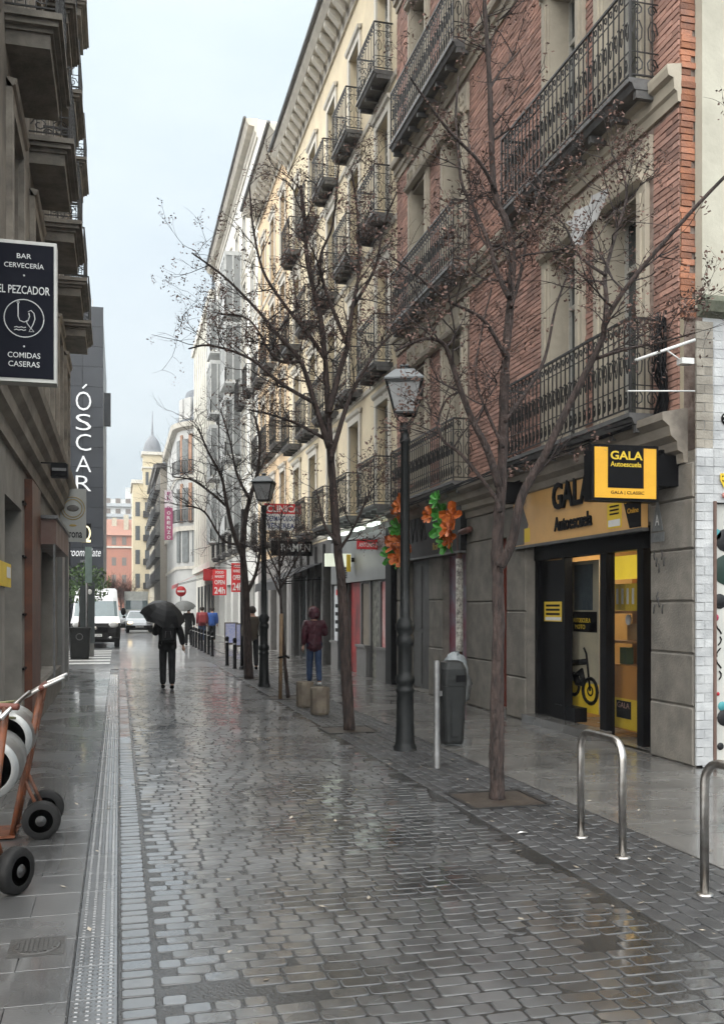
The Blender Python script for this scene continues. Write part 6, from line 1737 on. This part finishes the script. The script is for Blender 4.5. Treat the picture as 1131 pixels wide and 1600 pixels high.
    for sg_ in (-1, 1):
        MB().ball(hc + f * .05 * H + r_ * sg_ * .02 * H, .006 * H, 6, 4).build('eye', black_m, t)
        MB().ball(hc + r_ * sg_ * .06 * H - Vector((0, 0, .01 * H)), .012 * H, 6, 5, (.5, 1, 1.5)).build('ear', skin_m, t)
    return t, wL, wR, hc
black_cloth = mat('black_cloth', (.007, .007, .008), .8, (.013, .013, .014), 8, .6, 14, spec=.2, bdist=.03)
dark_trs = mat('charcoal_cloth', (.014, .014, .015), .8, (.022, .022, .024), 8, .6, 14, spec=.2, bdist=.03)
burg = mat('burgundy_quilt', (.075, .011, .024), .6, (.035, .006, .012), 9, .9, 11, bdist=.05)
jean = mat('blue_jeans', (.035, .065, .14), .8, (.016, .033, .08), 9, .8, 14, bdist=.04)
pale_shoe = mat('pale_shoe', (.5, .5, .5), .6)
hair_m = mat('dark_hair', (.02, .015, .012), .6)
def umbrella(label, tip, grip, R_, m, rise=.3):
    t = thing('umbrella', tuple(grip), label, 'umbrella')
    tip, grip = Vector(tip), Vector(grip)
    ax = (tip - grip).normalized(); u = ax.orthogonal().normalized(); w = ax.cross(u)
    mb = MB(); n = 8; rings = 5
    vs = [tuple(tip)]
    for i in range(1, rings + 1):
        q = i / rings
        for j in range(n * 2):
            a = 2 * PI * j / (n * 2); rr = R_ * math.sin(q * 1.25) / math.sin(1.25) * (1 if j % 2 == 0 else .945); dz = rise * (1 - math.cos(q * 1.25)) / (1 - math.cos(1.25))
            if i == rings and j % 2: dz -= .035
            vs.append(tuple(tip - ax * dz + (u * math.cos(a) + w * math.sin(a)) * rr))
    fs = [(0, 1 + j, 1 + (j + 1) % (2 * n)) for j in range(2 * n)]
    for i in range(rings - 1):
        for j in range(2 * n): o = 1 + i * 2 * n; fs.append((o + j, o + 2 * n + j, o + 2 * n + (j + 1) % (2 * n), o + (j + 1) % (2 * n)))
    mb.add(vs, fs, False); cp = mb.build('canopy', m, t)
    for j in range(n):
        a = 2 * PI * j / n
        MB().tube([tip - ax * (.01 + rise * (1 - math.cos(q * 1.25)) / (1 - math.cos(1.25))) + (u * math.cos(a) + w * math.sin(a)) * R_ * math.sin(q * 1.25) / math.sin(1.25) for q in (0.05, .35, .7, 1.0)], .004, 4).build('rib', steel_dull_m, cp)
    MB().tube([grip - ax * .1, tip + ax * .05], .008, 6).build('shaft', steel_dull_m, t)
    MB().tube([grip - ax * .12, grip + ax * .05], .016, 8).build('handle', black_m, t)
    return t
mx, my = gnd(262, 1076)
man, wl1, wr1, hc1 = person('person in black walking away under a black umbrella', mx, my, 1.68, black_cloth, dark_trs, black_m, hair_m, .16, 0, arm_l=((-.15, .05, .66), (-.09, .12, .73)), arm_r=((.165, -.01, .65), (.19, .03, .51)), wide=1.15)
bkp = thing('backpack', (mx, my - .2, 1.0), 'small black backpack on the person under the umbrella', 'backpack')
loft(MB(), [(rrect(mx, my - .2, .12, .05, .03), .95), (rrect(mx, my - .22, .15, .08, .04), 1.0), (rrect(mx, my - .22, .15, .08, .04), 1.25), (rrect(mx, my - .2, .09, .05, .03), 1.36)]).build('sack', black_m, bkp)
MB().tube([(mx - .06, my - .308, 1.05), (mx - .05, my - .31, 1.18), (mx + .05, my - .31, 1.18), (mx + .06, my - .308, 1.05)], .008, 5).build('pocket_seam', grey_iron_m, bkp)
tipu = at(262, 944, my * CS + mx * SN - .05); 
umbrella('wide black umbrella held over the walking person', tipu + Vector((-.02, 0, .02)), Vector(wl1) + Vector((0, 0, .02)), .47, mat('umbrella_nylon', (.012, .0125, .014), .5, (.017, .0175, .019), 5, spec=.3), .33)
wx_, wy_ = gnd(491, 1071)
person('person in burgundy hooded coat and jeans walking away', wx_, wy_, 1.66, burg, jean, pale_shoe, hair_m, .15, 0, arm_r=((.15, .0, .66), (.12, .1, .66)), hood=True, hem=.45, wide=1.12)
fx, fy = gnd(320, 1004); fx -= .1
person('person with red jacket and backpack beside the far bollards', fx, 46.5, 1.72, mat('red_jacket', (.24, .03, .04), .7), jean, pale_shoe, hair_m, .14, .1, wide=1.2)
person('person in blue jacket next to the one in red', fx + .55, 47.2, 1.70, mat('blue_jacket', (.03, .1, .36), .7), dark_trs, pale_shoe, hair_m, .14, -.1, wide=1.15)
rb = thing('red_backpack', (fx, 46.25, 1.0), 'red backpack carried by the far person', 'backpack')
loft(MB(), [(rrect(fx, 46.27, .15, .08, .05), .92), (rrect(fx, 46.25, .18, .1, .05), 1.0), (rrect(fx, 46.25, .18, .1, .05), 1.3), (rrect(fx, 46.27, .1, .06, .04), 1.45)]).build('sack', mat('red_nylon', (.3, .04, .045), .6), rb)
p_, wl2, wr2, hc2 = person('person in long dark coat with a grey umbrella, far right of the walker', 3.0, 43.0, 1.7, black_cloth, dark_trs, black_m, hair_m, .14, 0, arm_l=((-.15, .05, .66), (-.09, .12, .73)), hem=.3)
umbrella('grey umbrella of the far pedestrian', (2.75, 43.0, 1.95), Vector(wl2), .55, mat('grey_nylon', (.13, .135, .13), .6), .32)
person('person in brown jacket half hidden by the third tree trunk', *gnd(394.5, 1046), 1.7, mat('brown_jacket', (.07, .055, .04), .8), dark_trs, black_m, hair_m, .14, 0)

# ------------------------------------------------------------------ fallen leaves and grit
rg = random.Random(77); lf = MB()
for _ in range(420):
    if rg.random() < .6: x, y_ = rg.uniform(2.6, 4.4), rg.uniform(4.2, 24)
    else: x, y_ = rg.uniform(-1.1, 2.7), rg.uniform(4.2, 20)
    a, l = rg.uniform(0, 6.3), rg.uniform(.012, .03); u = Vector((math.cos(a), math.sin(a), rg.uniform(-.1, .3))) * l; w = Vector((-math.sin(a), math.cos(a), rg.uniform(-.2, .2))) * l * .45
    c = Vector((x, y_, .008))
    lf.add([tuple(c - u), tuple(c + w), tuple(c + u), tuple(c - w)], [(0, 1, 2), (0, 2, 3)])
lf.build('fallen_leaves', mat('fallen_leaf', (.16, .12, .08), .5, (.3, .28, .24), 30, rnd=.5), kind='stuff')
# ------------------------------------------------------------------ rain haze
hz = bpy.data.materials.new('rain_haze'); hz.use_nodes = True
hz.node_tree.nodes.clear()
ho = hz.node_tree.nodes.new('ShaderNodeOutputMaterial'); hv = hz.node_tree.nodes.new('ShaderNodeVolumePrincipled')
hv.inputs['Color'].default_value = (.86, .89, .92, 1); hv.inputs['Density'].default_value = 0.00055; hv.inputs['Anisotropy'].default_value = 0.0
hz.node_tree.links.new(hv.outputs['Volume'], ho.inputs['Volume'])
MB().box(-705, 705, -65, 1505, -1.1, 42).build('haze', hz, kind='stuff')
